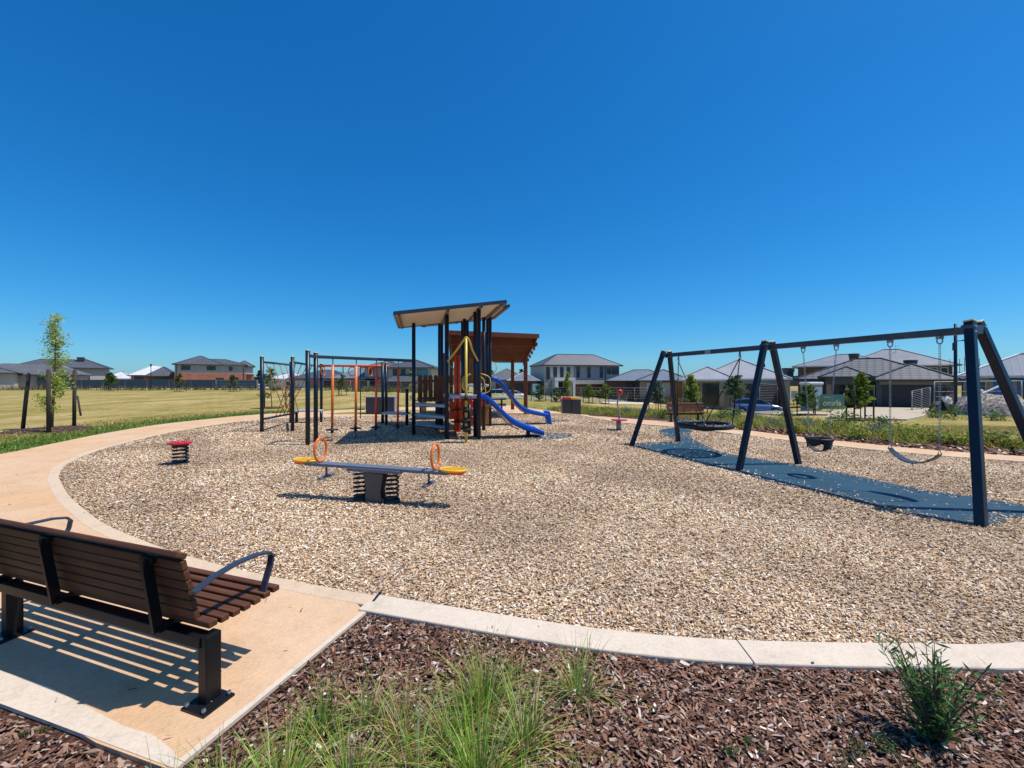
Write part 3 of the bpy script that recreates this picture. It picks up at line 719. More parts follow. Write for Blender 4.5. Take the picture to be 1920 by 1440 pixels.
# ================================================================ seesaw
A, B = Vector((-3.33, 6.36, .50)), Vector((-.63, 5.76, .455)); u = (B-A).normalized(); uh = Vector((u.x, u.y, 0)).normalized(); v = Vector((-uh.y, uh.x, 0)); cen = (A+B)/2; base = Vector((cen.x, cen.y, 0))
t = thing('seesaw', 'grey spring seesaw with orange hoop handles and yellow seats', 'seesaw', base)
MB().bar(A+u*.25, B-u*.25, .17, .045).build('board', m_slate, t, bevel=.006)
MB().bar(cen-u*.42+Vector((0, 0, -.03)), cen+u*.42+Vector((0, 0, -.03)), .20, .05).build('board_sleeve', m_slate, t, bevel=.006)
def spring(top, bot, r, wire, turns, n=14):
    pts = []; k = int(turns*n)
    for i in range(k+1):
        a = 2*math.pi*i/n; f = i/k; pts.append(Vector(bot).lerp(Vector(top), f)+Vector((r*math.cos(a), r*math.sin(a), 0)))
    return MB().tube(pts, wire, 6)
for s in (-.26, .26):
    c = base+uh*s; sp = spring(c+Vector((0, 0, .40)), c+Vector((0, 0, .03)), .085, .014, 6).build('spring', m_black, t)
    MB().cyl(c+Vector((0, 0, -.02)), c+Vector((0, 0, .03)), .11, n=18).build('spring_cup', m_black, sp)
mb = MB()
for sy in (-.065, .065):
    pr = [(-.13, 0), (.13, 0), (.10, .15), (.15, .40), (-.17, .42), (-.12, .2)]
    vs = [base+uh*x+v*(sy+.012*q)+Vector((0, 0, z)) for q in (-1, 1) for x, z in pr]; k = len(pr)
    mb.add(vs, [tuple(range(k))[::-1], tuple(range(k, 2*k))]+[(i, (i+1) % k, (i+1) % k+k, i+k) for i in range(k)])
mb.build('pivot_panel', m_brngrey, t)
for e, sg in ((A, 1), (B, -1)):
    d = u*sg; c = e+d*.20; mb = MB(); z = Vector((0, 0, .045))
    # oval seat: rim and slats
    rim = [c+z+d*(-.185*math.cos(a))+v*(.12*math.sin(a)) for a in [2*math.pi*i/28 for i in range(28)]]
    mb.tube(rim, .018, 8, True)
    for i in range(9):
        x = -.155+i*.039; hw = .115*math.sqrt(max(0, 1-(x/.185)**2)); mb.bar(c+z+d*x-v*hw, c+z+d*x+v*hw, .017, .022)
    mb.bar(c+z+Vector((0, 0, -.02))-d*.19, c+z+Vector((0, 0, -.02))+d*.19, .04, .02)
    mb.build('seat', m_yel2, t)
    MB().bar(c-d*.15, c+d*.2, .12, .03).build('seat_support', m_redor, t)
    hc = e+d*.46+Vector((0, 0, .215)); MB().tube([hc+v*(.135*math.sin(a))+Vector((0, 0, .175*math.cos(a))) for a in [2*math.pi*i/32 for i in range(32)]], .019, 8, True).build('handle_hoop', m_orange, t)
    fc = e+d*.56; mb = MB(); mb.cyl(fc, fc+Vector((0, 0, -.17)), .016, n=8); mb.bar(fc+Vector((0, 0, -.18))-v*.17, fc+Vector((0, 0, -.18))+v*.17, .055, .03); mb.build('footrest', m_slate, t)

# ================================================================ spring rider and spinner
p = G(338, 869); p.z = 0
t = thing('spring_seat', 'red round spring seat on a black coil beside the left kerb', 'spring rider', p)
spring(p+Vector((0, 0, .39)), p+Vector((0, 0, .02)), .13, .02, 5.2).build('spring', m_black, t)
MB().cyl(p+Vector((0, 0, -.03)), p+Vector((0, 0, .02)), .16, n=20).build('base_cup', m_black, t)
MB().cyl(p+Vector((0, 0, .38)), p+Vector((0, 0, .415)), .15, n=20).build('spring_plate', m_black, t)
mb = MB(); pr = []
for i in range(40):
    a = 2*math.pi*i/40; r = .215*(1+.05*math.cos(5*a)); pr.append((p.x+r*math.cos(a), p.y+r*math.sin(a)))
mb.prism(pr, .415, .45); mb.build('seat', m_red, t, bevel=.01)
mb = MB()
for i in range(5):
    a = 2*math.pi*i/5+.3; c = p+Vector((.12*math.cos(a), .12*math.sin(a), .452)); mb.sphere(c, .05, 10, 5, (1, 1, .3))
mb.build('seat_bump', m_red, t)
p = G(1160, 806); p.z = 0
t = thing('spinning_pole', 'wavy silver standing spinner pole with red ball top and red foot plate', 'spinner', p)
mb = MB(); mb.cyl(p+Vector((0, 0, -.02)), p+Vector((0, 0, .33)), .085, n=14); mb.build('base_post', M('dull grey steel post', (.30, .29, .30), .6), t)
pr = [(p.x+.27*(1+.12*math.cos(3*a))*math.cos(a), p.y+.27*(1+.12*math.cos(3*a))*math.sin(a)) for a in [2*math.pi*i/30 for i in range(30)]]
MB().prism(pr, .33, .365).build('foot_plate', m_red, t)
pts = [p+Vector((.045*math.sin(f*7.5), .0, .36+f*.92)) for f in [i/16 for i in range(17)]]
MB().tube(pts, .026, 10).build('pole', m_chrome, t)
MB().sphere(pts[-1]+Vector((0, 0, .06)), .095, 16, 10).build('ball', m_red, t)

# ================================================================ swing frame
feetL = [Vector((3.2, 11.19, 0)), Vector((4.40, 8.08, 0)), Vector((5.63, 4.99, 0))]
feetR = [Vector((4.75, 11.87, 0)), Vector((6.0, 8.70, 0)), Vector((7.25, 5.46, 0))]
apex = [Vector((4.22, 11.36, 2.43)), Vector((5.25, 8.52, 2.43)), Vector((6.24, 5.62, 2.43))]
t = thing('swing_frame', 'navy steel A frame with three pairs of legs carrying the swings', 'swing frame', (5.3, 8.4, 0))
bd = (apex[2]-apex[0]).normalized(); bn = Vector((-bd.y, bd.x, 0))
if bn.x < 0: bn = -bn
for i in range(3):
    for ft, sd in ((feetL[i], -1), (feetR[i], 1)):
        top = apex[i]+bn*(.095*sd)+Vector((0, 0, .10)); bot = ft+Vector((0, 0, -.05))
        lg = MB().bar(bot, top, .10, .10, bd).build('leg', m_post, t, bevel=.012)
        d = (top-bot).normalized(); MB().bar(top, top+d*.025, .108, .108, bd).build('leg_cap', m_cap, lg, bevel=.01)
for a, b in ((0, 1), (1, 2)):
    d = (apex[b]-apex[a]).normalized(); MB().bar(apex[a]-d*.02, apex[b]+d*.02, .10, .10).build('beam', m_beam, t, bevel=.01)
for i in range(3):
    MB().bar(apex[i]-bn*.17+Vector((0, 0, .0)), apex[i]+bn*.17, .125, .125, bd).build('joint_bracket', m_beam, t, bevel=.008)
    for sd in (-1, 1):
        for q_ in (-.035, .035):
            o_ = apex[i]+bn*(sd*.12)+Vector((0, 0, q_)); MB().cyl(o_+bd*.06, o_+bd*.074, .011, n=6).build('bolt', m_chrome, t)
def beam_at(px):
    k = (px-960)/F; a, b = (apex[0], apex[1]) if px < 1440 else (apex[1], apex[2])
    s = (k*a.y-a.x)/((b.x-a.x)-k*(b.y-a.y)); return a.lerp(b, s)
q = beam_at(1330); MB().bar(q-bd*.09, q+bd*.09, .104, .104).build('label_plate', m_chrome, t)
def chain(mb, a, b, link=.05, r=.0037):
    a, b = Vector(a), Vector(b); L = (b-a).length; d = (b-a)/L; n = int(L/(link*.72)); x = d.cross(Vector((0, 1, .1))).normalized(); y = d.cross(x)
    for i in range(n):
        c = a+d*(L*(i+.5)/n); s = x if i % 2 else y
        mb.tube([c+d*(link*.5*math.cos(t_))+s*(link*.3*math.sin(t_)) for t_ in [math.pi*2*j/8 for j in range(8)]], r, 4, True)
def hanger(px, t):
    q = beam_at(px)+Vector((0, 0, -.05)); mb = MB(); mb.box(q+Vector((0, 0, -.02)), (.06, .06, .04)); mb.tube([q+Vector((0, .0, -.065))+bd*(.032*math.cos(a))+Vector((0, 0, .045*math.sin(a))) for a in [math.pi*i/6 for i in range(12)]], .009, 6, True)
    mb.build('hanger', m_chrome, t); return q+Vector((0, 0, -.10))
# belt swing
b0, b1_ = beam_at(1669), beam_at(1762)
t = thing('belt_swing', 'flexible dark belt swing hanging on chains from the near end of the swing frame', 'swing', ((b0+b1_)/2).to_2d().to_3d())
h0, h1 = hanger(1669, t), hanger(1762, t)
e0 = Vector((b0.x, b0.y, .74)); e1 = Vector((b1_.x, b1_.y, .74))
for a, b in ((h0, e0), (h1, e1)): mb = MB(); chain(mb, a, b); mb.build('chain', m_chrome, t)
for e in (e0, e1): MB().tube([e, e-Vector((0, 0, .055))+bn*.055, e-Vector((0, 0, .055))-bn*.055], .006, 6, True).build('triangle_link', m_chrome, t)
mb = MB(); k = 16; vs = []
for i in range(k+1):
    f = i/k; c = e0.lerp(e1, f)-Vector((0, 0, .055+.17*math.sin(math.pi*f)**.8)); wv = .055+.035*math.sin(math.pi*f)
    for z in (.008, -.008): vs += [c-bn*wv+Vector((0, 0, z)), c+bn*wv+Vector((0, 0, z))]
fs = []
for i in range(k):
    a = 4*i; fs += [(a, a+1, a+5, a+4), (a+2, a+6, a+7, a+3), (a, a+4, a+6, a+2), (a+1, a+3, a+7, a+5)]
mb.add(vs, fs); mb.build('seat', M('dark rubber belt', (.03, .035, .045), .35), t)
# toddler swing
b0, b1_ = beam_at(1506), beam_at(1568)
t = thing('toddler_swing', 'black bucket toddler swing hanging on chains beside the middle legs', 'swing', ((b0+b1_)/2).to_2d().to_3d())
h0, h1 = hanger(1506, t), hanger(1568, t); mid = (b0+b1_)/2; mid.z = 0
for sg, hh in ((-1, h0), (1, h1)):
    e = mid+bd*(.16*sg)+Vector((0, 0, .71)); mb = MB(); chain(mb, hh, e); mb.build('chain', m_chrome, t)
mb = MB(); k = 28
def ringz(a, z, r1, r2): return mid+bd*(1.18*r1*math.cos(a))+bn*(1.18*r2*math.sin(a))+Vector((0, 0, .69+(z-.69)*1.3))
rows = [(.70, .185, .15), (.68, .20, .165), (.60, .20, .16), (.585, .185, .145)]
mb.tube([ringz(2*math.pi*i/k, .685, .175, .15) for i in range(k)], .026, 8, True)
# bucket shell with two leg openings either side: seat bottom and side flanks
vs = []; fs = []
for j in range(9):
    f = j/8; a = math.pi*(f-.5)*1.0
    for i in range(9):
        b_ = math.pi*(i/8-.5); vs.append(mid+bd*(.20*math.sin(a))+bn*(.07*math.sin(b_))*1.0+Vector((0, 0, .68-.22*math.cos(a)-.01*math.cos(b_))))
for j in range(8):
    for i in range(8): a = j*9+i; fs.append((a, a+1, a+10, a+9))
mb.add(vs, fs, None, True)
for sg in (-1, 1):
    vs = []; fs = []
    for j in range(7):
        for i in range(5): a = math.pi*(.5-.30+.6*j/6)*1.0; a = sg*math.pi/2+(j/6-.5)*1.5; vs.append(ringz(a, .69-.10*i/4*math.cos((j/6-.5)*2), .175+.01*math.sin(i), .15-.02*i/4))
    for j in range(6):
        for i in range(4): a = j*5+i; fs.append((a, a+1, a+6, a+5))
    mb.add(vs, fs, None, True)
    vs = []
    for j in range(7):
        for i in range(5): a = (0 if sg > 0 else math.pi)+(j/6-.5)*1.3; vs.append(ringz(a, .69-.13*i/4, .175-.02*i/4, .15))
    mb.add(vs, fs, None, True)
o = mb.build('seat', m_black, t); md = o.modifiers.new('thick', 'SOLIDIFY'); md.thickness = .012
# basket swing
q0, q1 = beam_at(1272), beam_at(1387)
cb = Vector((4.60, 9.96, .68))
t = thing('basket_swing', 'large round black basket swing with net seat at the far end of the frame', 'swing', (cb.x, cb.y, 0))
Rr = .60
ring = [cb+Vector((Rr*math.cos(a), Rr*math.sin(a), 0)) for a in [2*math.pi*i/48 for i in range(48)]]
MB().tube(ring, .062, 12, True).build('padded_ring', m_black, t)
mb = MB()
def dish(r, a): return cb+Vector((r*math.cos(a), r*math.sin(a), .02-.15*(1-(r/Rr)**2)))
for i in range(16):
    a = 2*math.pi*i/16; mb.tube([dish(Rr*f, a) for f in (0.05, .3, .55, .8, 1)], .012, 5)
for r in (.12, .24, .36, .48): mb.tube([dish(r, 2*math.pi*i/32) for i in range(32)], .012, 5, True)
for i in range(16):   # diamonds between spokes
    a = 2*math.pi*(i+.5)/16; b_ = 2*math.pi/32
    mb.tube([dish(.24, a-b_), dish(.36, a), dish(.48, a-b_), dish(.60, a)], .009, 4); mb.tube([dish(.24, a+b_), dish(.36, a), dish(.48, a+b_), dish(.60, a)], .009, 4)
mb.build('net', m_ropeb, t)
mb = MB()
for i in range(16): a = 2*math.pi*i/16; mb.sphere(dish(Rr-.03, a)+Vector((0, 0, .05)), .018, 8, 5)
mb.build('rope_clip', m_chrome, t)
h = [beam_at(px)+Vector((0, 0, -.06)) for px in (1272, 1387)]
for i, q in enumerate(h):
    o = MB(); o.tube([q+Vector((0, 0, .02)), q-Vector((0, 0, .13))+bn*.025], .018, 8); o.tube([q+Vector((0, 0, .0)), q-Vector((0, 0, .10))-bn*.03], .012, 8); o.build('hanger', m_chrome, t)
    sg = -1 if i == 0 else 1; a0 = math.atan2(bd.y*sg, bd.x*sg)
    for da in (-.75, .75):
        e = cb+Vector((Rr*math.cos(a0+da), Rr*math.sin(a0+da), .06)); s = q-Vector((0, 0, .13))
        MB().tube([s, e+Vector((0, 0, .02))], .011, 6).build('rope', m_ropeb, t)
        m_ = MB(); chain(m_, e+Vector((0, 0, .12)), e, .045, .005); m_.build('chain', m_chrome, t)

# ================================================================ play tower
e1, e2 = Vector((.974, .225, 0)), Vector((-.225, .974, 0))
T0 = Vector((-1.9, 14.2, 0))
t = thing('play_tower', 'tall navy post play tower with two sloping roofs, timber pickets, poles and blue slides', 'play tower', T0)
def vpost(mb, x, y, z1, r=.06, z0=-.05): mb.cyl((x, y, z0), (x, y, z1), r, n=14); return mb
def at(px, Y): return (px-960)*Y/F
NL = Vector((-3.17, 11.3, 3.50))
def roof_z(p):
    d = Vector((p[0], p[1], 0))-Vector((NL.x, NL.y, 0)); return 3.50+.143*d.dot(e1)
def roof(nl, L, D, z0, name='roof'):
    nl = Vector((nl[0], nl[1], 0)); sl_ = .143
    def pt(u_, v_, dz): q = nl+e1*u_+e2*v_; return Vector((q.x, q.y, z0+sl_*u_+dz))
    mb = MB(); mb.add([pt(a, b, c) for c in (.05, .09) for a, b in ((0, 0), (L, 0), (L, D), (0, D))], [(3, 2, 1, 0), (4, 5, 6, 7), (0, 1, 5, 4), (1, 2, 6, 5), (2, 3, 7, 6), (3, 0, 4, 7)])
    rf = mb.build(name, m_tan, t)
    fs = MB()
    def fb(a, b):
        A_, B_ = pt(*a, .07), pt(*b, .07); fs.bar(A_, B_, .05, .095)
    fb((-.03, -.03), (L+.03, -.03)); fb((-.03, D+.03), (L+.03, D+.03)); fb((-.03, 0), (-.03, D)); fb((L+.03, 0), (L+.03, D))
    fs.build('fascia', m_beam, rf)
    top = MB(); top.add([pt(a, b, c) for c in (.095, .125) for a, b in ((0, 0), (L, 0), (L, D), (0, D))], [(3, 2, 1, 0), (4, 5, 6, 7), (0, 1, 5, 4), (1, 2, 6, 5), (2, 3, 7, 6), (3, 0, 4, 7)])
    top.build('roof_sheet', m_beam, rf)
    for u_ in (.09, L*.47, L*.78, L-.09):
        MB().bar(pt(u_, .03, .02), pt(u_, D-.03, .02), .06, .06).build('rafter', M('brown rafter', (.16, .10, .07), .6), rf)
    return rf
roof((-3.17, 11.3), 3.05, 2.98, 3.50)
roof((-3.05, 14.33), 3.0, 2.98, 3.93)
posts = [(-3.19, 13.5), (-1.94, 12.4), (-.98, 12.3), (-1.14, 12.9), (at(837, 13.6), 13.6), (at(828, 15.2), 15.2), (at(824, 16.4), 16.4), (at(867, 16.9), 16.9), (at(876, 15.4), 15.4), (at(871, 14.2), 14.2), (at(907, 14.6), 14.6), (at(914, 16.3), 16.3), (at(919, 15.9), 15.9)]
for x, y in posts:
    d = Vector((x, y, 0)); z = 3.50+.143*(d-Vector((-3.17, 11.3, 0))).dot(e1) if y < 14.35 else 3.93+.143*(d-Vector((-3.05, 14.33, 0))).dot(e1)
    MB().cyl((x, y, -.05), (x, y, z+.03), .06, n=14).build('post', m_post, t)
for x, y, h in ((at(880, 13.6), 13.6, .95), (at(819, 14.6), 14.6, 1.0)):
    MB().cyl((x, y, -.05), (x, y, h), .055, n=12).build('short_post', m_post, t)
P1, P2, P3 = [Vector((x, y, 0)) for x, y in posts[:3]]
def slab(poly, z, th, name, mat):
    return MB().prism(poly, z-th, z).build(name, mat, t, bevel=.008)
slab([P2+e2*.05, P3+e2*.05, P3+e2*1.9, P2+e2*1.9], 1.30, .09, 'deck', m_grey)
slab([Vector((at(866, 14.4), 14.4)), Vector((at(915, 14.6), 14.6)), Vector((at(917, 16.2), 16.2)), Vector((at(866, 16.6), 16.6))], 1.60, .08, 'deck', m_grey)
for z in (1.0, .66, .32):
    e = (P2-P1).normalized(); s = slab([P1+e*.03, P2-e*.03, P2+e2*.75, P1+e2*.62], z, .07, 'step', m_grey)
mb = MB().bar(P1+Vector((0, 0, .28)), P2+Vector((0, 0, .28)), .04, .04).build('step_rail', m_post, t)
def pickets(px0, px1, Y0, Y1, n, z0, z1, mat, nm='picket_panel', gap=.14, hump=.05):
    a = Vector((at(px0, Y0), Y0, 0)); b = Vector((at(px1, Y1), Y1, 0)); d = (b-a)/n; L = d.length; un = d.normalized(); nn = Vector((-un.y, un.x, 0)); root = None
    for i in range(n):
        c = a+d*(i+.5); w_ = L*(1-gap)/2; mb = MB(); pr = [(-w_, z0), (w_, z0), (w_, z1-hump)]+([(w_*math.cos(k*math.pi/6), z1-hump+hump*math.sin(k*math.pi/6)) for k in range(1, 6)] if hump else [])+[(-w_, z1-hump)]
        k = len(pr); vs = [c+un*x+nn*(.014*q)+Vector((0, 0, z)) for q in (-1, 1) for x, z in pr]
        mb.add(vs, [tuple(range(k)), tuple(range(k, 2*k))[::-1]]+[(j, j+k, (j+1) % k+k, (j+1) % k) for j in range(k)]); mb.build('picket', mat, t)
    for z in (z0+.12, z1-.2): MB().bar(a+nn*.035+Vector((0, 0, z)), b+nn*.035+Vector((0, 0, z)), .03, .07).build('picket_rail', mat, t)
pickets(783, 831, 14.0, 14.4, 5, 1.02, 1.93, m_pickd)
pickets(878, 920, 16.5, 16.3, 4, 1.62, 2.60, m_pick, hump=.06)
pickets(874, 917, 14.7, 14.9, 5, .18, .85, m_pick, hump=0)
MB().bar(Vector((at(874, 14.6), 14.6, .88)), Vector((at(919, 14.8), 14.8, .88)), .16, .03).build('counter', m_pick, t)
def panel(px0, px1, Y0, Y1, z0, z1, mat, nm='play_panel'):
    a = Vector((at(px0, Y0), Y0, 0)); b = Vector((at(px1, Y1), Y1, 0)); un = (b-a).normalized(); nn = Vector((-un.y, un.x, 0))*.012
    vs = [p_+s_*nn+Vector((0, 0, z)) for s_ in (-1, 1) for p_, z in ((a, z0), (b, z0), (b, z1), (a, z1))]
    return MB().add(vs, [(0, 1, 2, 3), (7, 6, 5, 4), (0, 4, 5, 1), (1, 5, 6, 2), (2, 6, 7, 3), (3, 7, 4, 0)]).build(nm, mat, t, bevel=.004)
panel(843, 873, 14.2, 14.3, .42, 1.02, m_redor)
panel(866, 905, 14.0, 14.1, .86, 1.2, m_redpan)
panel(868, 878, 16.0, 16.0, 1.62, 2.6, m_pickd)
for z in (.55, .82, 1.06):
    MB().sphere((at(885, 13.5), 13.5, z), .045, 10, 7).build('climbing_knob', m_red, t)
# slides
def slide(path, w_, lip, name='slide', foot=None):
    mb = MB(); pts = [Vector(p) for p in smooth3(path, 4)]; k = len(pts); vs = []
    prof = [(-1.0, 1.0), (-.92, .93), (-.84, .35), (-.6, .04), (0, 0), (.6, .04), (.84, .35), (.92, .93), (1.0, 1.0), (1.10, .92), (1.08, -.2), (.95, -.72), (-.95, -.72), (-1.08, -.2), (-1.10, .92)]
    m = len(prof)
    for i, p_ in enumerate(pts):
        d = pts[min(i+1, k-1)]-pts[max(0, i-1)]; dh = Vector((d.x, d.y, 0)).normalized(); s_ = Vector((-dh.y, dh.x, 0)); up = Vector((0, 0, 1))*.75+d.normalized().cross(-s_)*.25
        fade = lip*(1 if i < k-5 else .35+.65*(k-1-i)/5); flare = 1 if i < k-4 else 1+.03*(i-k+5)
        for a, b_ in prof: vs.append(p_+s_*(a*w_/2*flare)+up*(b_*(fade if b_ > 0 else lip)))
    fs = [(i*m+j, i*m+(j+1) % m, (i+1)*m+(j+1) % m, (i+1)*m+j) for i in range(k-1) for j in range(m)]
    fs += [tuple(range(m)), tuple((k-1)*m+j for j in range(m))[::-1]]
    mb.add(vs, [f[::-1] for f in fs], None, True)
    o = mb.build(name, m_blue, t); return o
def smooth3(pts, n):
    out = []; m = len(pts)
    for i in range(m-1):
        a, b, c, d = [Vector(pts[max(0, min(m-1, i+k))]) for k in (-1, 0, 1, 2)]
        for j in range(n): q = j/n; out.append(.5*((2*b)+(c-a)*q+(2*a-5*b+4*c-d)*q*q+(3*b-a-3*c+d)*q**3))
    return out+[Vector(pts[-1])]
sl1 = [(-1.00, 12.62, 1.26), (-.84, 12.66, 1.24), (-.62, 12.7, 1.06), (-.34, 12.76, .78), (-.06, 12.82, .52), (.20, 12.88, .37), (.45, 12.94, .27), (.68, 13.0, .20), (.90, 13.05, .15)]
s1o = slide(sl1, .64, .24)
MB().tube([Vector(p)-Vector((0, .20, .13)) for p in sl1[1:6]], .022, 6).build('slide_rail', m_chrome, s1o)
MB().box((.50, 12.96, .08), (.12, .3, .22)).build('slide_foot', m_blksteel, s1o)
sl2 = [(-.95, 16.25, 1.80), (-.72, 16.28, 1.78), (-.5, 16.33, 1.66), (-.2, 16.4, 1.30), (.08, 16.47, .92), (.34, 16.55, .66), (.66, 16.64, .50), (1.05, 16.75, .41), (1.40, 16.85, .36)]
s2o = slide(sl2, .56, .21)
MB().tube([Vector(p)-Vector((0, .18, .10)) for p in sl2[2:7]], .022, 6).build('slide_rail', m_chrome, s2o)
mb = MB(); c = Vector((1.44, 16.86, 0)); mb.add([c+Vector((x, y, z)) for x, z in ((-.16, .52), (.08, .50), (.16, 0), (-.04, 0)) for y in (-.29, .29)], [(0, 2, 3, 1), (2, 4, 5, 3), (4, 6, 7, 5), (6, 0, 1, 7), (0, 6, 4, 2), (1, 3, 5, 7)])
mb.build('slide_foot', m_blue, s2o, bevel=.03)
# poles
yt = P(874, 634, 11.75); yt.z = 2.95
ytop = Vector((at(874, 11.7), 11.7, 1.75+(713-634)*11.7/F))
a = Vector((P2.x, P2.y, 2.28)); b = Vector((P3.x, P3.y, 2.28))
pts = smooth3([a, a.lerp(ytop, .5), ytop-Vector((.08, -.05, .06)), ytop+Vector((0, 0, .02)), ytop-Vector((-.08, -.05, .06)), b.lerp(ytop, .5), b], 4)
MB().tube(pts, .03, 8).build('pole_arch', m_yell, t)
pole = MB().cyl((ytop.x, ytop.y, -.03), ytop, .038, n=10).build('disc_pole', m_yell, t)
for z in (.37, .62, .92, 1.26):
    MB().cyl((ytop.x, ytop.y, z), (ytop.x, ytop.y, z+.022), .165, n=18).cyl((ytop.x, ytop.y, z-.08), (ytop.x, ytop.y, z+.08), .05, n=10).build('climbing_disc', m_black, pole)
for dx, dy in ((-.05, 0), (.05, 0.02), (0, .09)):
    x0, y0 = at(857.5, 13.3)+dx*1.25, 13.3+dy; MB().cyl((x0, y0, -.05 if dx < 0 else .1), (x0, y0, 2.55), .045, n=10).build('climbing_pole', m_redor, t)
for z in (.42, .8): MB().cyl((at(856.5, 13.3), 13.25, z), (at(856.5, 13.3), 13.25, z+.022), .2, n=18).build('climbing_disc', m_black, t)
MB().cyl((at(891, 13.2), 13.2, 1.3), (at(891, 13.2), 13.2, 2.1), .06, n=12).build('bubble_post', m_yell, t)
def loop(c, w_, h, ux, name='hand_rail'):
    ux = Vector(ux).normalized(); q = Vector(c)
    pts = [q, q+ux*w_*.75+Vector((0, 0, .05)), q+ux*w_+Vector((0, 0, .16)), q+ux*w_+Vector((0, 0, h-.2)), q+ux*w_*.75+Vector((0, 0, h-.08)), q+Vector((0, 0, h))]
    MB().tube(smooth3(pts, 2), .016, 8).build(name, m_yell, t)
loop((P3.x, P3.y, 1.34), .34, .62, (1, .1, 0)); loop((P3.x-.1, P3.y+.6, 1.40), .22, .50, (1, .1, 0))
loop((at(882, 14.1), 14.1, 1.36), -.27, .60, (1, 0, 0)); loop((at(885, 12.9), 12.9, 1.36), -.25, .58, (1, 0, 0))
loop((at(916, 16.2), 16.2, 2.0), .30, .50, (1, .1, 0)); loop((at(838, 15), 15, 1.5), .25, .8, (1, 0, 0))
MB().cyl((at(906, 14.7), 14.7, 2.1), (at(906, 14.7), 14.7, 2.75), .022, n=8).build('hand_rail', m_yell, t)
# spiral mustard pole at the left rear
pts = []
for i in range(60):
    f = i/59; a_ = f*math.pi*2*5; pts.append(Vector((at(773, 17.5)+.10*math.cos(a_), 17.5+.10*math.sin(a_), .9+f*1.35)))
MB().tube(pts, .022, 6).build('spiral_rail', m_yell, t)

# ================================================================ overhead bar with swinging poles
dpt, ept = Vector((at(577, 11.3), 11.3, 0)), Vector((at(592, 11.85), 11.85, 0))
t = thing('swinging_pole_bridge', 'navy overhead beam with four orange poles and black foot discs hanging from it', 'climbing frame', dpt)
for q, zt in ((dpt, 2.55), (ept, 2.52)):
    po = MB().cyl(q+Vector((0, 0, -.05)), q+Vector((0, 0, zt)), .06, n=14).build('post', m_post, t)
    MB().cyl(q+Vector((0, 0, zt)), q+Vector((0, 0, zt+.03)), .066, .05, n=14).build('post_cap', m_cap, po)
bs, be = ept+Vector((0, 0, 2.42)), Vector((P1.x, P1.y, 2.38))
MB().bar(dpt+Vector((0, 0, 2.42)), bs, .08, .08).build('beam', m_beam, t); MB().bar(bs, be, .09, .09).build('beam', m_beam, t, bevel=.01)
for px in (624, 668, 706, 747):
    k = (px-960)/F; s_ = (k*bs.y-bs.x)/((be.x-bs.x)-k*(be.y-bs.y)); q = bs.lerp(be, s_)
    pl = MB().cyl(q+Vector((0, 0, -.22)), Vector((q.x-.02, q.y, .34)), .036, n=12).build('hanging_pole', m_redor if px > 690 else m_orange, t)
    MB().cyl(q+Vector((0, 0, -.04)), q+Vector((0, 0, -.23)), .016, n=8).build('swivel', m_chrome, pl)
    MB().cyl((q.x-.02, q.y, .30), (q.x-.02, q.y, .325), .17, n=20).cyl((q.x-.02, q.y, .22), (q.x-.02, q.y, .37), .045, n=10).build('foot_disc', m_black, pl)
    MB().cyl((q.x-.02, q.y, -.02), (q.x-.02, q.y, .24), .008, n=6).build('tether', m_black, pl)
# ring bar at the back
f_, g_, h_ = Vector((at(602.5, 18.6), 18.6, 0)), Vector((at(717.5, 17.0), 17.0, 0)), Vector((at(724, 17.5), 17.5, 0))
t = thing('ring_ladder', 'orange overhead bar with hanging rings between navy posts at the back', 'climbing frame', f_)
for q in (f_, g_, h_):
    po = MB().cyl(q+Vector((0, 0, -.05)), q+Vector((0, 0, 2.48)), .06, n=14).build('post', m_post, t)
    MB().cyl(q+Vector((0, 0, 2.48)), q+Vector((0, 0, 2.51)), .066, .05, n=14).build('post_cap', m_cap, po)
bs, be = f_+Vector((-.1, 0, 2.40)), h_+Vector((.1, 0, 2.34))
MB().cyl(bs, be, .05, n=12).build('overhead_bar', m_redor, t)
for px, rr in ((606, .17), (660, .17), (694.5, .17)):
    k = (px-960)/F; s_ = (k*bs.y-bs.x)/((be.x-bs.x)-k*(be.y-bs.y)); q = bs.lerp(be, s_); a0 = .25 if px < 620 or px > 690 else .9
    MB().tube([q+Vector((rr*a0*math.cos(a), rr*(1-a0)*math.cos(a), -.24+.19*math.sin(a))) for a in [2*math.pi*i/24 for i in range(24)]], .02, 8, True).build('ring', m_orange, t)
for px in (643, 676):
    k = (px-960)/F; s_ = (k*bs.y-bs.x)/((be.x-bs.x)-k*(be.y-bs.y)); q = bs.lerp(be, s_)
    if px == 676:
        mb = MB(); mb.cyl(q, Vector((q.x, q.y, .1)), .022, n=8); mb.cyl((q.x, q.y, .48), (q.x, q.y, .51), .19, n=16); mb.build('rope_disc', m_black, t)
    else:
        MB().tube([q, q-Vector((0, 0, .2)), q-Vector((-.03, 0, .3)), q-Vector((.0, 0, .25))], .02, 6).build('hook', m_black, t)
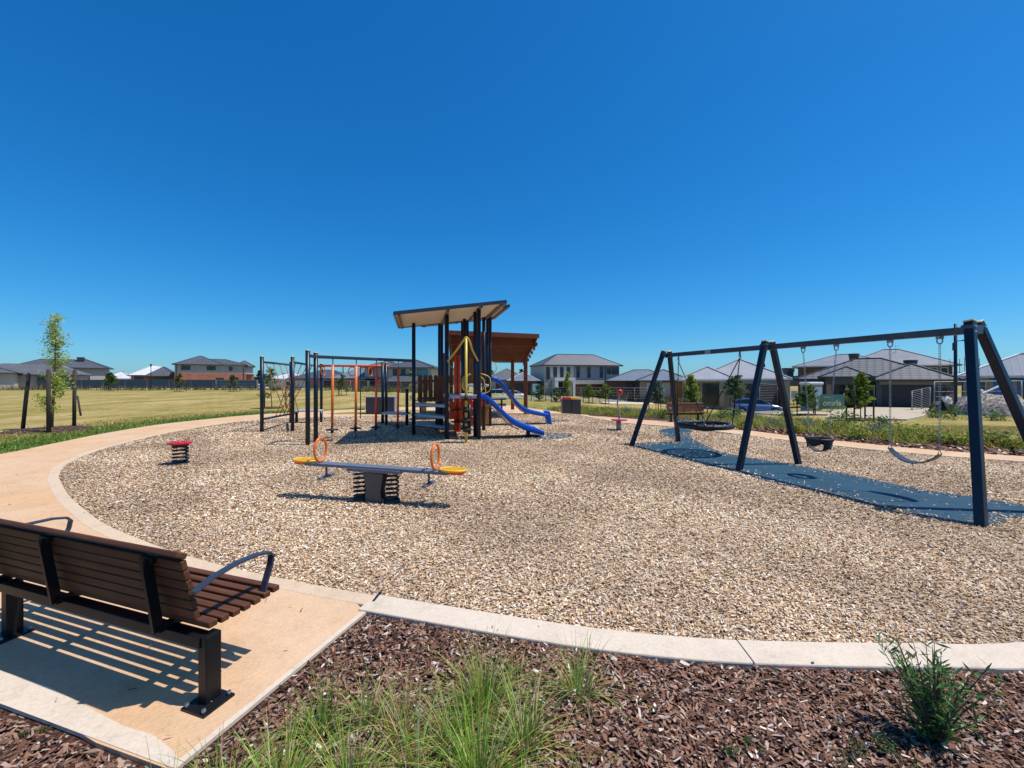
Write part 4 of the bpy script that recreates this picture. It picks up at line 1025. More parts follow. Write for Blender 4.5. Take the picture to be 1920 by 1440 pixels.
# net climber
pa, pb, pc = Vector((at(491, 14.2), 14.2, 0)), Vector((at(548.5, 14.35), 14.35, 0)), Vector((at(545.5, 17.2), 17.2, 0))
pd = Vector((at(558, 18.3), 18.3, 0))
t = thing('rope_net_climber', 'triangular red brown rope net strung between navy posts at the left of the tower', 'climbing frame', pa)
for q, zt in ((pa, 2.55), (pb, 2.55), (pc, 2.50)):
    po = MB().cyl(q+Vector((0, 0, -.05)), q+Vector((0, 0, zt)), .06, n=14).build('post', m_post, t)
    MB().cyl(q+Vector((0, 0, zt)), q+Vector((0, 0, zt+.03)), .066, .05, n=14).build('post_cap', m_cap, po)
ra, rb = pa+Vector((0, 0, 2.38)), pc+Vector((0, 0, 2.38)); rc, rd = pb+Vector((0, 0, 2.38)), f_+Vector((0, 0, 2.34))
for a, b in ((ra, rb), (rc, rd), (pa+Vector((0, 0, .42)), pc+Vector((0, 0, .36))), (pb+Vector((0, 0, .36)), pc+Vector((0, 0, .36)))): MB().cyl(a, b, .04, n=10).build('rail', m_beam, t)
lowa, lowb = pa+Vector((0, 0, .42)), pc+Vector((0, 0, .36))
lo2a, lo2b = pb+Vector((0, 0, .36)), pb.lerp(f_, .6)+Vector((0, 0, .40))
ropes = []
for i in range(4):
    f = .12+i*.22; ropes.append((ra.lerp(rb, f), lo2a.lerp(lo2b, f*.9)+Vector((-.3, 0, .1)))); ropes.append((rc.lerp(rd, f*.8), lowa.lerp(lowb, .35+f*.6)))
for a, b in ropes: MB().tube([a, a.lerp(b, .5)-Vector((0, 0, .03)), b], .013, 6).build('rope', m_rope, t)
mb = MB()
for f in (.45, .62, .8): pts = [a.lerp(b, f) for a, b in ropes[::2]]; mb.tube(pts, .012, 5); pts = [a.lerp(b, f) for a, b in ropes[1::2]]; mb.tube(pts, .012, 5)
mb.build('cross_rope', m_rope, t)
# platforms
t = thing('stepping_platform', 'pale grey flat balance platform on short navy posts behind the net climber', 'platform', (at(578, 17.3), 17.3, 0))
a, b = Vector((at(556, 17.2), 17.2, 0)), Vector((at(602, 17.4), 17.4, 0))
MB().prism([a-Vector((0, .25, 0)), b-Vector((0, .25, 0)), b+Vector((0, .25, 0)), a+Vector((0, .25, 0))], .45, .52).build('deck', m_grey, t, bevel=.01)
for q in (a, b): MB().cyl(q+Vector((0, 0, -.05)), q+Vector((0, 0, .46)), .055, n=12).build('leg', m_post, t)
t = thing('stepping_platform', 'slate blue low platform joining the ring bar to the play tower', 'platform', (at(740, 16.5), 16.5, 0))
a, b = Vector((at(720, 16.4), 16.4, 0)), Vector((at(762, 16.1), 16.1, 0))
MB().prism([a-Vector((0, .3, 0)), b-Vector((0, .3, 0)), b+Vector((0.1, .3, 0)), a+Vector((0, .3, 0))], .42, .50).build('deck', m_grey, t, bevel=.01)
q = Vector((at(763, 16.1), 16.1, 0)); MB().cyl(q+Vector((0, 0, -.05)), q+Vector((0, 0, 1.42)), .06, n=12).build('post', m_post, t)
MB().cyl(a+Vector((.1, 0, -.05)), a+Vector((.1, 0, .44)), .05, n=12).build('leg', m_post, t)

# ================================================================ picnic shelter
t = thing('picnic_shelter', 'red brown timber shelter with slatted sloping roof behind the play tower', 'shelter', (-1, 21.5, 0))
NLs, NRs = Vector((at(842, 18.3), 18.3, 3.78)), Vector((at(1009, 19.3), 19.3, 3.73))
FLs, FRs = Vector((at(845, 24.5), 24.5, 2.78)), Vector((at(984, 25.4), 25.4, 2.78))
def plane(a, b, dz): # a along, b deep
    return NLs.lerp(NRs, a).lerp(FLs.lerp(FRs, a), b)+Vector((0, 0, dz))
MB().add([plane(a, b, c) for c in (.10, .13) for a, b in ((-.01, -.01), (1.01, -.01), (1.01, 1.01), (-.01, 1.01))], [(3, 2, 1, 0), (4, 5, 6, 7), (0, 1, 5, 4), (1, 2, 6, 5), (2, 3, 7, 6), (3, 0, 4, 7)]).build('roof_sheet', M('shelter roof sheet', (.10, .045, .03), .6), t)
sb = MB()
for i in range(30):
    b = (i+.5)/30
    if b > .80: sb.bar(plane(.0, b, .02), plane(.99, b, .02), .05, .03)
    else: sb.bar(plane(.0, b, .02), plane(.99, b, .02), .17, .03)
sb.build('slat_ceiling', m_shel, t)
for a in (.02, .98): MB().bar(plane(a, 0, -.06), plane(a, 1, -.06), .06, .14).build('rafter', m_shel, t)
MB().bar(plane(-.01, -.01, .05), plane(1.01, -.01, .05), .05, .20).build('front_beam', m_shel, t)
MB().bar(plane(0, .12, -.16), plane(1, .12, -.16), .09, .20).build('cross_beam', m_shel, t)
for a in range(6): q = plane(1.0, .1+.15*a, -.16); MB().box(q, (.10, .22, .16)).build('rafter_end', m_shel, t)
for px, Y in ((985.5, 21.7), (961, 24.8), (835, 20.6), (846, 23.8)):
    x = at(px, Y); MB().box((x, Y, 1.55), (.2, .2, 3.1)).build('post', m_shel, t, bevel=.01)
# barbecue unit and table
m_cbp0 = M('pale steel benchtop', (.34, .36, .38), .5); q = G(711, 776); t = thing('barbecue_unit', 'dark slate rectangular barbecue cabinet with pale benchtop on the path', 'cabinet', q)
MB().box(q+Vector((.0, .45, .42)), (1.46, .8, .86)).build('body', M('dark slate laminate', (.035, .045, .07), .5), t, bevel=.01)
MB().box(q+Vector((.0, .45, .885)), (1.62, .9, .05)).build('benchtop', m_cbp0, t, bevel=.008)
MB().box(q+Vector((.78, .45, .42)), (.05, .82, .86)).build('side_panel', m_rendg, t)
q = G(805, 772); q.y = 21.5; q.x = at(815, 21.5); t = thing('picnic_table', 'dark grey picnic table with benches under the timber shelter', 'table', (q.x, q.y, 0))
MB().box((q.x, q.y, .73), (1.9, .75, .06)).build('tabletop', m_slate, t, bevel=.008)
for s in (-1, 1):
    MB().box((q.x, q.y+s*.65, .43), (1.9, .3, .05)).build('seat', m_slate, t, bevel=.008)
    MB().box((q.x+s*.6, q.y, .35), (.08, 1.3, .7)).build('leg', m_post, t)
q = Vector((at(925, 22.5), 22.5, 0)); t = thing('picnic_table', 'second dark table under the right half of the timber shelter', 'table', q)
MB().box(q+Vector((0, 0, .73)), (1.4, .75, .06)).build('tabletop', m_slate, t, bevel=.008)
for s in (-1, 1):
    MB().box(q+Vector((0, s*.65, .43)), (1.4, .3, .05)).build('seat', m_slate, t, bevel=.008); MB().box(q+Vector((s*.45, 0, .35)), (.08, 1.3, .7)).build('leg', m_post, t)
# litter bins
q = Vector((at(1072, 22.6), 22.6, 0)); q.z = gz(q.x, q.y)
t = thing('litter_bin', 'dark double bin enclosure with red and yellow lids beside the path', 'bin', q)
MB().box(q+Vector((0, .35, .42)), (1.0, .7, .90)).build('enclosure', M('charcoal bin panel', (.03, .035, .045), .5), t, bevel=.01)
MB().box(q+Vector((-.28, .25, .93)), (.40, .54, .12)).build('red_lid', m_red, t, bevel=.02); MB().box(q+Vector((.14, .25, .93)), (.36, .54, .12)).build('yellow_lid', m_yel2, t, bevel=.02)
MB().box(q+Vector((0, -.02, .42)), (.03, .02, .80)).build('door_seam', m_black, t)
# second bench
q = G(1257.5, 792); q2 = q.copy()
b2 = bench((q.x+.05, q.y+.35, q.z), R(180)+.10, 'brown slatted bench facing the playground behind the basket swing', s0=-.15, s1=1.72, legs=(.1, 1.4), grp='slatted park benches', brk=(.1, .75, 1.4))

# ================================================================ houses
def hip(mb, x0, x1, y0, y1, z, zr, ov=.5, ridge=None):
    """hip roof over a rectangle, local coordinates; returns ridge ends"""
    X0, X1, Y0, Y1 = x0-ov, x1+ov, y0-ov, y1+ov; w_, d = X1-X0, Y1-Y0
    if w_ >= d: a, b = Vector((X0+d/2, (Y0+Y1)/2, zr)), Vector((X1-d/2, (Y0+Y1)/2, zr))
    else: a, b = Vector(((X0+X1)/2, Y0+w_/2, zr)), Vector(((X0+X1)/2, Y1-w_/2, zr))
    c = [Vector(p) for p in ((X0, Y0, z), (X1, Y0, z), (X1, Y1, z), (X0, Y1, z))]
    vs = c+[a, b]+[p-Vector((0, 0, .04)) for p in c]
    if w_ >= d: fs = [(0, 1, 5, 4), (1, 2, 5), (2, 3, 4, 5), (3, 0, 4)]
    else: fs = [(0, 1, 4), (1, 2, 5, 4), (2, 3, 5), (3, 0, 4, 5)]
    fs += [(9, 8, 7, 6)]
    mb.add(vs, fs); return c, a, b
class House:
    def __init__(s, label, pxc, ybase, Y, yaw=0, cat='house', name='house', grp=None):
        p = P(pxc, ybase, Y); s.t = thing(name, label, cat, p, yaw, grp); s.n = 0; s.base = p
    def L(s, px, py, dy=0):
        """local x,z of a pixel taken at the front plane (yaw ignored)"""
        Y = s.base.y+dy; return (px-960)*Y/F-s.base.x, H-(py-HY)*Y/F-s.base.z
    def vol(s, x0, x1, y0, y1, z0, z1, wall, roofm=None, zr=None, ov=.5, cap=None, gut=None, name='wall', skirt=1.2):
        e = .003*s.n; s.n += 1
        wo = MB().box(((x0+x1)/2, (y0+y1)/2+e, (z1+z0-(skirt if z0 == 0 else 0))/2), (x1-x0-e, y1-y0, z1-z0+(skirt if z0 == 0 else 0))).build(name, wall, s.t, True)
        if roofm:
            mb = MB(); c, a, b = hip(mb, x0, x1, y0, y1, z1+.06, zr, ov); ro = mb.build('roof', roofm, s.t, True)
            g_ = MB()
            for i in range(4):
                p, q = c[i], c[(i+1) % 4]; d = (q-p).normalized()*.07; g_.bar(p-d+Vector((0, 0, -.07)), q+d+Vector((0, 0, -.07)), .14, .19)
            g_.build('gutter', gut or m_gut, ro, True)
            rc = MB()
            up = Vector((0, 0, .03))
            w_, d_ = x1-x0, y1-y0
            if w_ >= d_: prs = [(c[0], a), (c[3], a), (c[1], b), (c[2], b), (a, b)]
            else: prs = [(c[0], a), (c[1], a), (c[2], b), (c[3], b), (a, b)]
            for p, q in prs:
                if (q-p).length > .1: rc.bar(p+up, q+up, .22, .07)
            rc.build('ridge_capping', cap or m_ridge, ro, True)
        return wo
    def win(s, x, z, w_, h, y=0., frame=None, glass=None, name='window', split=0):
        f = MB(); t_ = .07; y = y-.03-.001*s.n
        for a in ((x, z+h/2+t_/2, w_+2*t_, t_), (x, z-h/2-t_/2, w_+2*t_, t_), (x-w_/2-t_/2, z, t_, h), (x+w_/2+t_/2, z, t_, h)): f.box((a[0], y, a[1]), (a[2], .1, a[3]))
        if split: f.box((x, y, z), (t_*.8, .1, h))
        o = f.build(name, frame or m_gut, s.t, True); MB().box((x, y+.012, z), (w_, .03, h)).build('pane', glass or m_glass, o, True); return o
    def garage(s, x, w_, h, y=0., mat=None):
        y = y-.03; mb = MB(); k = 6
        for i in range(k): mb.box((x, y, h*(i+.5)/k), (w_, .06, h/k*.95))
        return mb.build('garage_door', mat or m_gdark, s.t, True)
    def part(s, name, mat, *bx):
        mb = MB()
        for c, sz in bx: mb.box(c, sz)
        return mb.build(name, mat, s.t, True)
SG = 'houses around the park'
# --- far left
h = House('cream house with mid grey hipped roof at the far left edge behind the staked tree', 55, 728, 84, R(38), grp=SG)
h.vol(-9, -1.6, -1.5, 6, 0, 3.0, m_rend, r_mid, 4.4, .6)
h.vol(-8.6, 7.2, .8, 8.8, 0, 2.7, m_rendg, r_mid, 5.0, .7, m_ridgel)
h.part('dark_alfresco', m_glass, ((3.6, .42, 1.2), (5.2, .12, 2.3)))
h.win(-4.5, 1.5, 1.2, 1.2, -1.5)
h = House('long two storey grey house with charcoal roof behind the far left fence', 118, 727, 100, R(38), grp=SG)
h.vol(-1.6, 7.2, 0, 9, 0, 4.8, m_rendg, r_dark, 7.3, .7); h.vol(-8.0, 5.0, .8, 8, 0, 4.83, m_rendg, r_dark, 6.95, .7)
h.part('rooftop_cooler', m_gut, ((2.6, 3, 7.1), (1.3, 1.0, .9)))
h.win(-1.0, 4.1, 1.4, .7); h.win(5.2, 1.5, 1.6, 1.2)
h.part('porch_wall', m_rend, ((6.0, -.4, 1.2), (2.6, .5, 3.4)))
h = House('low house with white metal roof just right of the grey two storey house', 222, 728, 112, R(30), grp=SG)
h.vol(-2.6, 2.6, 0, 6, 0, 2.6, m_rend, r_wh, 4.6, .5, m_ridgel, m_gutw)
h = House('house with half white half charcoal roof beside the tall brick house', 285, 728, 110, R(30), grp=SG)
h.vol(-4.2, 4.2, 0, 7, 0, 3.4, b_red, r_wh, 6.1, .6, m_gutw); h.vol(-.6, 4.8, -1.2, 6, 0, 3.2, b_dark, r_dark, 5.7, .6)
h.win(-2.6, 2.4, 1.6, 1.2, 0); h.win(2, 2.2, 2.4, 1.1, -1.2)
h = House('tall two storey house, red brick below and white boards above, at the left', 404, 730, 112, R(33), grp=SG)
h.vol(-8.6, 7.0, 0, 10, 0, 4.35, b_red); h.vol(-8.6, 6.8, .02, 9.5, 4.35, 6.6, b_slatew, r_dark, 8.3, .5); h.vol(-8.55, 1.4, .06, 9.6, 6.0, 6.58, b_slatew, r_dark, 9.1, .48)
h.vol(6.6, 8.9, 1.6, 8, 0, 4.1, b_red); h.vol(4.5, 8.6, 1.2, 8, 4.1, 6.3, m_rendg, r_dark, 8.0, .5)
for x in (-6.3, -.9): h.win(x, 5.7, 1.8, 1.0, split=1)
h.win(3.4, 5.6, .7, 1., 0); h.win(1, 2.6, 1.6, .9); h.win(4.6, 2.7, 1.1, .9)
h.part('downpipe', m_gut, ((-8.2, -.08, 3.3), (.12, .14, 6.5))); h.part('downpipe', m_gut, ((6.4, -.08, 3.3), (.12, .14, 6.5)))
h.part('awning', m_gutw, ((7.0, .9, 4.3), (3.4, 1.2, .3)))
# --- left centre
h = House('small house with white metal roof seen through the rope net', 528, 731, 112, 0, grp=SG)
h.vol(-3.5, 4.5, 0, 8, 0, 2.9, m_rendw, r_wh, 4.8, .5, m_ridgel, m_gutw); h.win(2, 1.5, 1.4, 1.1)
h = House('red brick single storey house with dark roof behind the left climbing posts', 592, 731, 96, 0, grp=SG)
h.vol(-5.8, 6.8, 0, 10, 0, 2.55, b_red, r_dark, 4.7, .6); h.garage(-3.5, 2.4, 2.1, mat=m_rendw); h.win(3, 1.5, 2, 1.3)
h = House('low house with pale hipped roof in the gap between the orange poles', 662, 731, 92, 0, grp=SG)
h.vol(-4.6, 5., 0, 10, 0, 2.5, b_red, r_blu, 5.1, .6, m_ridgel); h.win(-2.6, 1.4, 1.2, 1.3); h.win(2.6, 1.4, 1.6, 1.3)
h = House('two storey house with brick ground floor behind the right orange poles', 704, 734, 92, 0, grp=SG)
h.vol(-2.4, 5.5, 0, 9, 0, 3.2, b_red); h.vol(-2.4, 5.5, .02, 9, 3.2, 5.35, m_rendg, r_mid, 7.0, .5); h.win(-1, 4.5, 1.1, 1.1); h.win(2.6, 4.5, 1.1, 1.1)
h = House('two storey cream house with balcony just left of the play tower', 768, 738, 84, 0, grp=SG)
h.vol(-4.3, 4.4, 0, 9, 0, 5.2, m_rend, r_dark, 7.1, .6)
for x in (-2.9, -1.3, .6): h.win(x, 4.2, .8, 1.4)
h.win(2.6, 4.2, 1.9, 1.3, glass=M('teal reflecting glass', (.08, .28, .34), .2))
h.vol(-4.2, 4.3, -3, -.1, 0, 2.4, b_dark, r_dark, 3.6, .5); h.garage(2.2, 3.2, 2.0, -3, m_rend); h.win(-2.4, 1.3, 1.1, 1.5, -3)
h.part('balcony_rail', m_gut, ((-1.2, -.5, 3.6), (3.8, .1, .5)))
# --- centre right
h = House('single storey house with blue grey roof behind the upper blue slide', 965, 741, 76, 0, grp=SG)
h.vol(-5.2, 2.2, 0, 10, 0, 2.75, m_rendg, r_mid, 5.0, .6, m_ridgel); h.vol(-.8, 3.9, -2, 7, 0, 2.55, b_dark, r_blu, 4.2, .6, m_gutw)
h.win(-2.8, 1.5, 1.2, 1.3); h.garage(1.6, 3.8, 2.1, -2, m_garage)
h = House('two storey pale house with white portico and slate roof right of the slides', 1074, 744, 78, R(14), grp=SG)
h.vol(-5.6, 0, 0, 9, 0, 3.0, m_rendg); h.vol(-5.6, .2, .02, 9, 3.0, 5.9, m_rend)
h.vol(-5.4, 9.6, .35, 7.6, 3.0, 5.9, m_rendg, r_mid, 8.2, .6, m_ridge)
h.vol(0, 9.5, .6, 7.4, 0, 2.35, b_dark); h.part('upper_floor_band', m_rend, ((5.0, .28, 2.75), (9.8, .5, .75)))
h.part('portico', m_rendw, ((-3.9, -1.0, 1.6), (.6, 1.9, 3.2)), ((-.6, -1.0, 1.6), (.6, 1.9, 3.2)), ((-2.25, -1.0, 3.3), (3.95, 1.95, .6)))
h.part('porch_recess', m_glass, ((-2.2, -.04, 1.4), (2.6, .06, 2.6)))
for x in (-4.9, -3.5, -2.2, -.9): h.win(x, 4.4, .55, 2.1)
for x in (1.2, 3.4, 6.0): h.win(x, 4.6, .5, 1.9, .35)
h.win(7.6, 4.9, .7, 1.1, .35); h.win(8.8, 4.9, 1.0, 1.2, .35)
h.part('downpipe', m_gut, ((6.8, .2, 4.2), (.12, .12, 3.0))); h.part('downpipe', m_gut, ((9.6, .2, 4.2), (.12, .12, 3.0)))
h = House('single storey house with long pale roof right of the two storey pale house', 1205, 741, 72, R(-14), grp=SG)
h.vol(-5.8, 5.8, 0, 9, 0, 2.45, b_dark, r_blu, 4.5, .6, m_ridge); h.vol(1.8, 7.2, -1.2, 6, 0, 2.2, b_tan, r_mid, 3.9, .5, m_ridge); h.win(-2, 1.5, 1.2, .9); h.win(2.9, 1.2, .6, .8, -1.2)
h = House('small roofed garage house peeping behind the far swing legs', 1262, 744, 60, R(-18), grp=SG)
h.vol(-4.6, 2.2, 0, 9, 0, 2.3, b_tan, r_blu, 4.0, .5, m_ridge); h.garage(-2.0, 3.2, 2.0, mat=m_rend)
h.part('timber_door', m_pick, ((.6, -.05, 1.0), (1.0, .08, 2.0)))
# --- house with silver roof
h = House('brown brick house with silver metal hipped roof behind the basket swing', 1375, 760, 45.5, R(-27), grp=SG)
h.vol(-3.4, 4.9, .6, 11, 0, 2.85, b_dark, r_sil, 5.25, .5, m_ridgel, m_gutw)
h.vol(-5.1, -.1, -1.0, 7, 0, 2.75, b_tan, r_sil, 4.3, .5, m_ridgel, m_gutw)
h.vol(.8, 4.7, -.6, 6, 0, 2.7, b_tan); h.garage(2.7, 3.2, 2.35, -.62, m_garage)
h.part('porch_recess', m_glass, ((-2.2, -1.04, 1.2), (1.7, .06, 2.4)))
h.part('porch_pillar', b_tan, ((-1.1, -1.3, 1.3), (.5, .5, 2.8))); h.part('porch_pillar', b_tan, ((4.7, -1.0, 1.3), (.7, .6, 2.7)))
h.part('roof_vent', m_gut, ((3.0, 3, 4.4), (.4, .4, .4))); h.win(-3.9, 1.5, 1.0, 1.4, -1.0)
# --- tile house
h = House('charcoal brick house with wavy dark tiled roof and double garage at the right', 1640, 764, 40, R(-41), grp=SG)
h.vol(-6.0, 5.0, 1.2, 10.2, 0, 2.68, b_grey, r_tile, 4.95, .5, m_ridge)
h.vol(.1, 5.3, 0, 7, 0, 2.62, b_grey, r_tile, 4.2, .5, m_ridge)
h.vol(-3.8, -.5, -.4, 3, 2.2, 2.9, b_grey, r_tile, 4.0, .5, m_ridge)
h.part('lintel', m_pebble, ((2.7, -.06, 2.40), (4.7, .12, .38))); h.garage(2.7, 4.3, 2.12, -.02, m_gdark)
h.part('entry_pillar', b_tan, ((-3.5, -.1, 1.2), (.4, .4, 3.4))); h.part('entry_pillar', b_grey, ((-.7, -.1, 1.2), (.45, .45, 3.4)))
h.part('entry_recess', m_glass, ((-1.6, 1.12, 1.1), (1.0, .08, 2.3))); h.win(-4.9, 1.4, 1.1, 1.6, 1.2); h.win(-2.8, 1.4, 1.0, 1.6, 1.2)
# --- big metal roof house behind
h = House('two storey brick house with broad pale metal roof rising behind the tiled roof', 1615, 765, 62, R(-38), grp=SG)
h.vol(-7.8, 4.0, 0, 10, 0, 6.3, b_dark, r_lt, 8.3, .7, m_ridgel, m_gutw); h.vol(-2.2, 9.6, 1, 11, 0, 6.2, b_dark, r_lt, 8.9, .7, m_ridgel, m_gutw)
h.win(7.6, 5.3, .9, 1.1, 1, frame=m_white); h.win(8.8, 5.3, .6, 1.1, 1, frame=m_white)
mb = MB()
for i in range(7): mb.box((9.2+i*.45, 0, 6.0), (.05, .05, 2.0+.4*(i % 2)))
for z in (5.2, 6.2): mb.bar((9.2, 0, z), (12.0, 0, z), .05, .05)
mb.build('scaffold', m_gut, h.t, True)
def aerial(par, x, y, z, h_=1.6):
    mb = MB(); mb.cyl((x, y, z-.6), (x, y, z+h_), .03, n=6); mb.bar((x-.5, y, z+h_*.9), (x+.5, y, z+h_*.9), .03, .03)
    for k in range(4): mb.bar((x-.4+k*.27, y-.3, z+h_*.9), (x-.4+k*.27, y+.3, z+h_*.9), .025, .025)
    mb.build('aerial', m_wireg, par, True)
def cooler(px, py, Y, label, yb):
    p = P(px, yb, Y); t = thing('roof_cooler', label, 'roof cooler', p, grp if False else 0); z = (yb-py)*Y/F
    MB().cyl(p+Vector((0, 0, z*.22)), p+Vector((0, 0, z)), .84*z, .95*z, n=18).build('drum', m_gut, t, bevel=.05); MB().box(p+Vector((0, 0, z*.1-.35)), (1.1*z, 1.1*z, z*.35+.7)).build('duct', m_gut, t)
aerial(h.t, 4.2, 5, 8.2, 1.3)
cooler(1601, 663, 63, 'dark drum cooler on the broad pale roof, left of the two on view', 672)
cooler(1707, 675, 47, 'dark drum cooler above the right part of the tiled roof', 686)
cooler(1478, 690, 50, 'dark drum cooler between the silver roof and the tiled roof', 701)
# --- right edge blue house
h = House('unfinished house clad in blue wrap with white edged roof at the right edge', 1868, 770, 36, R(-46), grp=SG)
h.vol(-1.9, 8.0, 0, 7, 0, 2.95, m_bluew, r_blu, 5.0, .5, m_white, m_gutw); h.vol(-1.95, -.4, -.1, .6, 0, 2.9, m_rendg)
h.part('brick_pier', b_tan, ((-.3, -.16, 1.4), (.2, .2, 2.6))); h.part('brick_pier', b_tan, ((1.0, -.16, 1.4), (.25, .2, 2.6)))
h.win(-1.0, 1.9, .7, 1.2, -.1, m_rend); h.win(2.2, 1.6, 1.5, 1.9, 0, m_rend)

# ================================================================ fences, poles, signs
def long_fence(name, label, pts, hgt, mat, postmat, step, thick=.05, cap=None):
    t = thing(name, label, 'fence', pts[0])
    for a, b in zip(pts, pts[1:]):
        a, b = Vector(a), Vector(b); L = (b-a).length; n = max(1, round(L/step)); d = (b-a)/n; pn = MB()
        pn.bar(a+Vector((0, 0, hgt/2)), b+Vector((0, 0, hgt/2)), thick, hgt); pn.build('fence_panel', mat, t)
        for i in range(n+1): MB().box(a+d*i+Vector((0, -.06, hgt/2+.02)), (.07, .07, hgt+.05)).build('fence_post', postmat, t)
        MB().bar(a+Vector((0, -.04, hgt)), b+Vector((0, -.04, hgt)), .09, .06).build('top_rail', cap or postmat, t)
m_cb = M('charcoal fence sheet', (.10, .115, .14), .6, 0, .1, 1); m_cbp = M('grey fence post', (.24, .25, .27), .6)
fz = -.1
long_fence('panel_fence', 'long dark grey sheet metal fence across the far left of the park', [P(112, 728, 80), P(482, 728, 80)], 1.62, m_cb, m_cbp, 4.4)
def mesh_fence(label, pts, hgt=1.9, step=3.4, wires=6, verts=0, name='mesh_fence'):
    t = thing(name, label, 'fence', pts[0])
    for a, b in zip(pts, pts[1:]):
        a, b = Vector(a), Vector(b); L = (b-a).length; n = max(1, round(L/step)); d = (b-a)/n
        for i in range(n+1): MB().cyl(a+d*i+Vector((0, 0, -.1)), a+d*i+Vector((0, 0, hgt)), .04, n=6).build('fence_post', m_wireg, t)
        mb = MB()
        for k in range(wires): z = .15+(hgt-.15)*k/(wires-1); mb.tube([a+Vector((0, 0, z)), b+Vector((0, 0, z))], .010 if k < wires-1 else .02, 4)
        if verts:
            m = int(L/verts)
            for k in range(m): q = a.lerp(b, (k+.5)/m); mb.tube([q+Vector((0, 0, .15)), q+Vector((0, 0, hgt))], .006, 3)
        mb.build('wire_mesh', m_wireg, t)
mesh_fence('temporary wire fence standing in front of the tall brick house at the left', [P(405, 733, 74), P(560, 733, 74), P(690, 734, 74)], 1.9, 3.5, 7, .4)
mesh_fence('wire fence across the middle distance left of the play tower', [P(692, 734, 70), P(815, 738, 66)], 1.8, 3.2, 6, .4)
mesh_fence('wire fence along the empty block in front of the two storey pale house', [P(1000, 746, 64), P(1245, 750, 55)], 1.6, 4, 5, .5)
q = [P(1452, 757, 43.5), P(1500, 757, 43.5)]
mesh_fence('leaning temporary fence panel beside the brown brick garage', [P(1424, 757, 42), P(1458, 757, 43)], 2.0, 3, 12, .0, 'temporary_fence')
t_ = mesh_fence('temporary fence panel with red foot standing across the sandy driveway', [P(1710, 776, 32), P(1744, 764, 36)], 1.75, 3, 12, 0, 'temporary_fence')
p = P(1711, 780, 32); t_ = thing('weight_block', 'red plastic weight block lying on the sandy driveway', 'fence foot', p); MB().box(p+Vector((0, 0, .06)), (.75, .3, .14)).build('block', m_redor, t_, bevel=.04); MB().cyl(p+Vector((0, 0, .1)), p+Vector((0, 0, .2)), .06, n=8).build('socket', m_black, t_)
mesh_fence('temporary wire fence around the rubble at the right edge', [P(1752, 766, 31), P(1915, 766, 30)], 2.0, 3.2, 6, .3)
def lamp(px, yb, yt, Y, label, head=0, r=.07):
    p = P(px, yb, Y); t = thing('lamp_post', label, 'lamp post', p); hh = (yb-yt)*Y/F
    MB().cyl(p+Vector((0, 0, -.4)), p+Vector((0, 0, hh)), r, r*.8, n=10).build('pole', m_post, t)
    if head == 0: MB().cyl(p+Vector((0, 0, hh-.1)), p+Vector((0, 0, hh+.35)), r*1.7, r*1.9, n=12).build('lamp_head', m_post, t)
    else:
        z = hh*.81; a = MB().bar(p+Vector((0, 0, z)), p+Vector((.62, 0, z+.05)), .05, .05).build('arm', m_post, t); MB().box(p+Vector((.75, 0, z+.06)), (.45, .2, .07)).build('lamp_head', m_post, a)
        MB().box(p+Vector((-.12, -.05, z-.35)), (.14, .14, .5)).build('camera_box', m_post, t)
lamp(283, 731, 686, 74, 'slim black lamp post standing alone in front of the far left fence')
lamp(1791.5, 779, 607, 27, 'tall navy lamp post with side arm behind the near swing legs', 1, .10)
# banners
def text(body, size, loc, rot, mat, parent, name='lettering'):
    cu = bpy.data.curves.new(name, 'FONT'); cu.body = body; cu.size = size; cu.extrude = .004; cu.align_x = 'CENTER'; cu.align_y = 'CENTER'; cu.offset = .012
    o = bpy.data.objects.new(name, cu); C.objects.link(o); dg = bpy.context.evaluated_depsgraph_get()
    me = bpy.data.meshes.new_from_object(o.evaluated_get(dg)); bpy.data.objects.remove(o); me.materials.clear(); me.materials.append(mat)
    o = bpy.data.objects.new(name, me); C.objects.link(o); o.location = loc; o.rotation_euler = rot; o.parent = parent; WM[o.name] = WM[parent.name]; return o
bl, br_ = P(1536, 768, 33), P(1583, 768, 33); hb = 27*33/F
t_ = thing('builder_banner', 'sea green fence banner with pale lettering in front of the charcoal brick house', 'banner', bl)
MB().box((bl+br_)/2+Vector((0, 0, hb/2+.05)), ((br_-bl).x, .03, hb)).build('banner_sheet', M('sea green banner', (.07, .20, .15), .7, 0, .15, 1.5), t_)
for q in (bl, br_): MB().cyl(q+Vector((0, .03, -.2)), q+Vector((0, .03, hb+.15)), .03, n=6).build('frame_post', m_wireg, t_)
text('omrla', .62, ((br_-bl).x/2, -.03, hb*.45), (R(90), 0, 0), m_cap, t_)
text('——', .25, ((br_-bl).x*.3, -.03, hb*.88), (R(90), 0, 0), m_cap, t_)
q = P(1489, 757, 37); t_ = thing('site_sign', 'white printed site notice board on the fence near the charcoal house', 'sign', q)
MB().box(q+Vector((0, 0, .8)), (.58, .03, .72)).build('board', m_white, t_)
mb = MB()
for i, w_ in enumerate((.42, .36, .4, .2, .2)): mb.box(q+Vector((-.02 if i < 3 else -.12, -.022, 1.08-i*.12)), (w_, .01, .04))
mb.box(q+Vector((.13, -.022, .62)), (.2, .01, .2)); mb.build('printed_lines', m_black, t_); MB().cyl(q+Vector((0, .04, -.4)), q+Vector((0, .04, 1.1)), .03, n=6).build('post', m_wireg, t_)
q = P(1005, 741, 62); t_ = thing('site_sign', 'pale blue and white sign board behind the picnic shelter posts', 'sign', q)
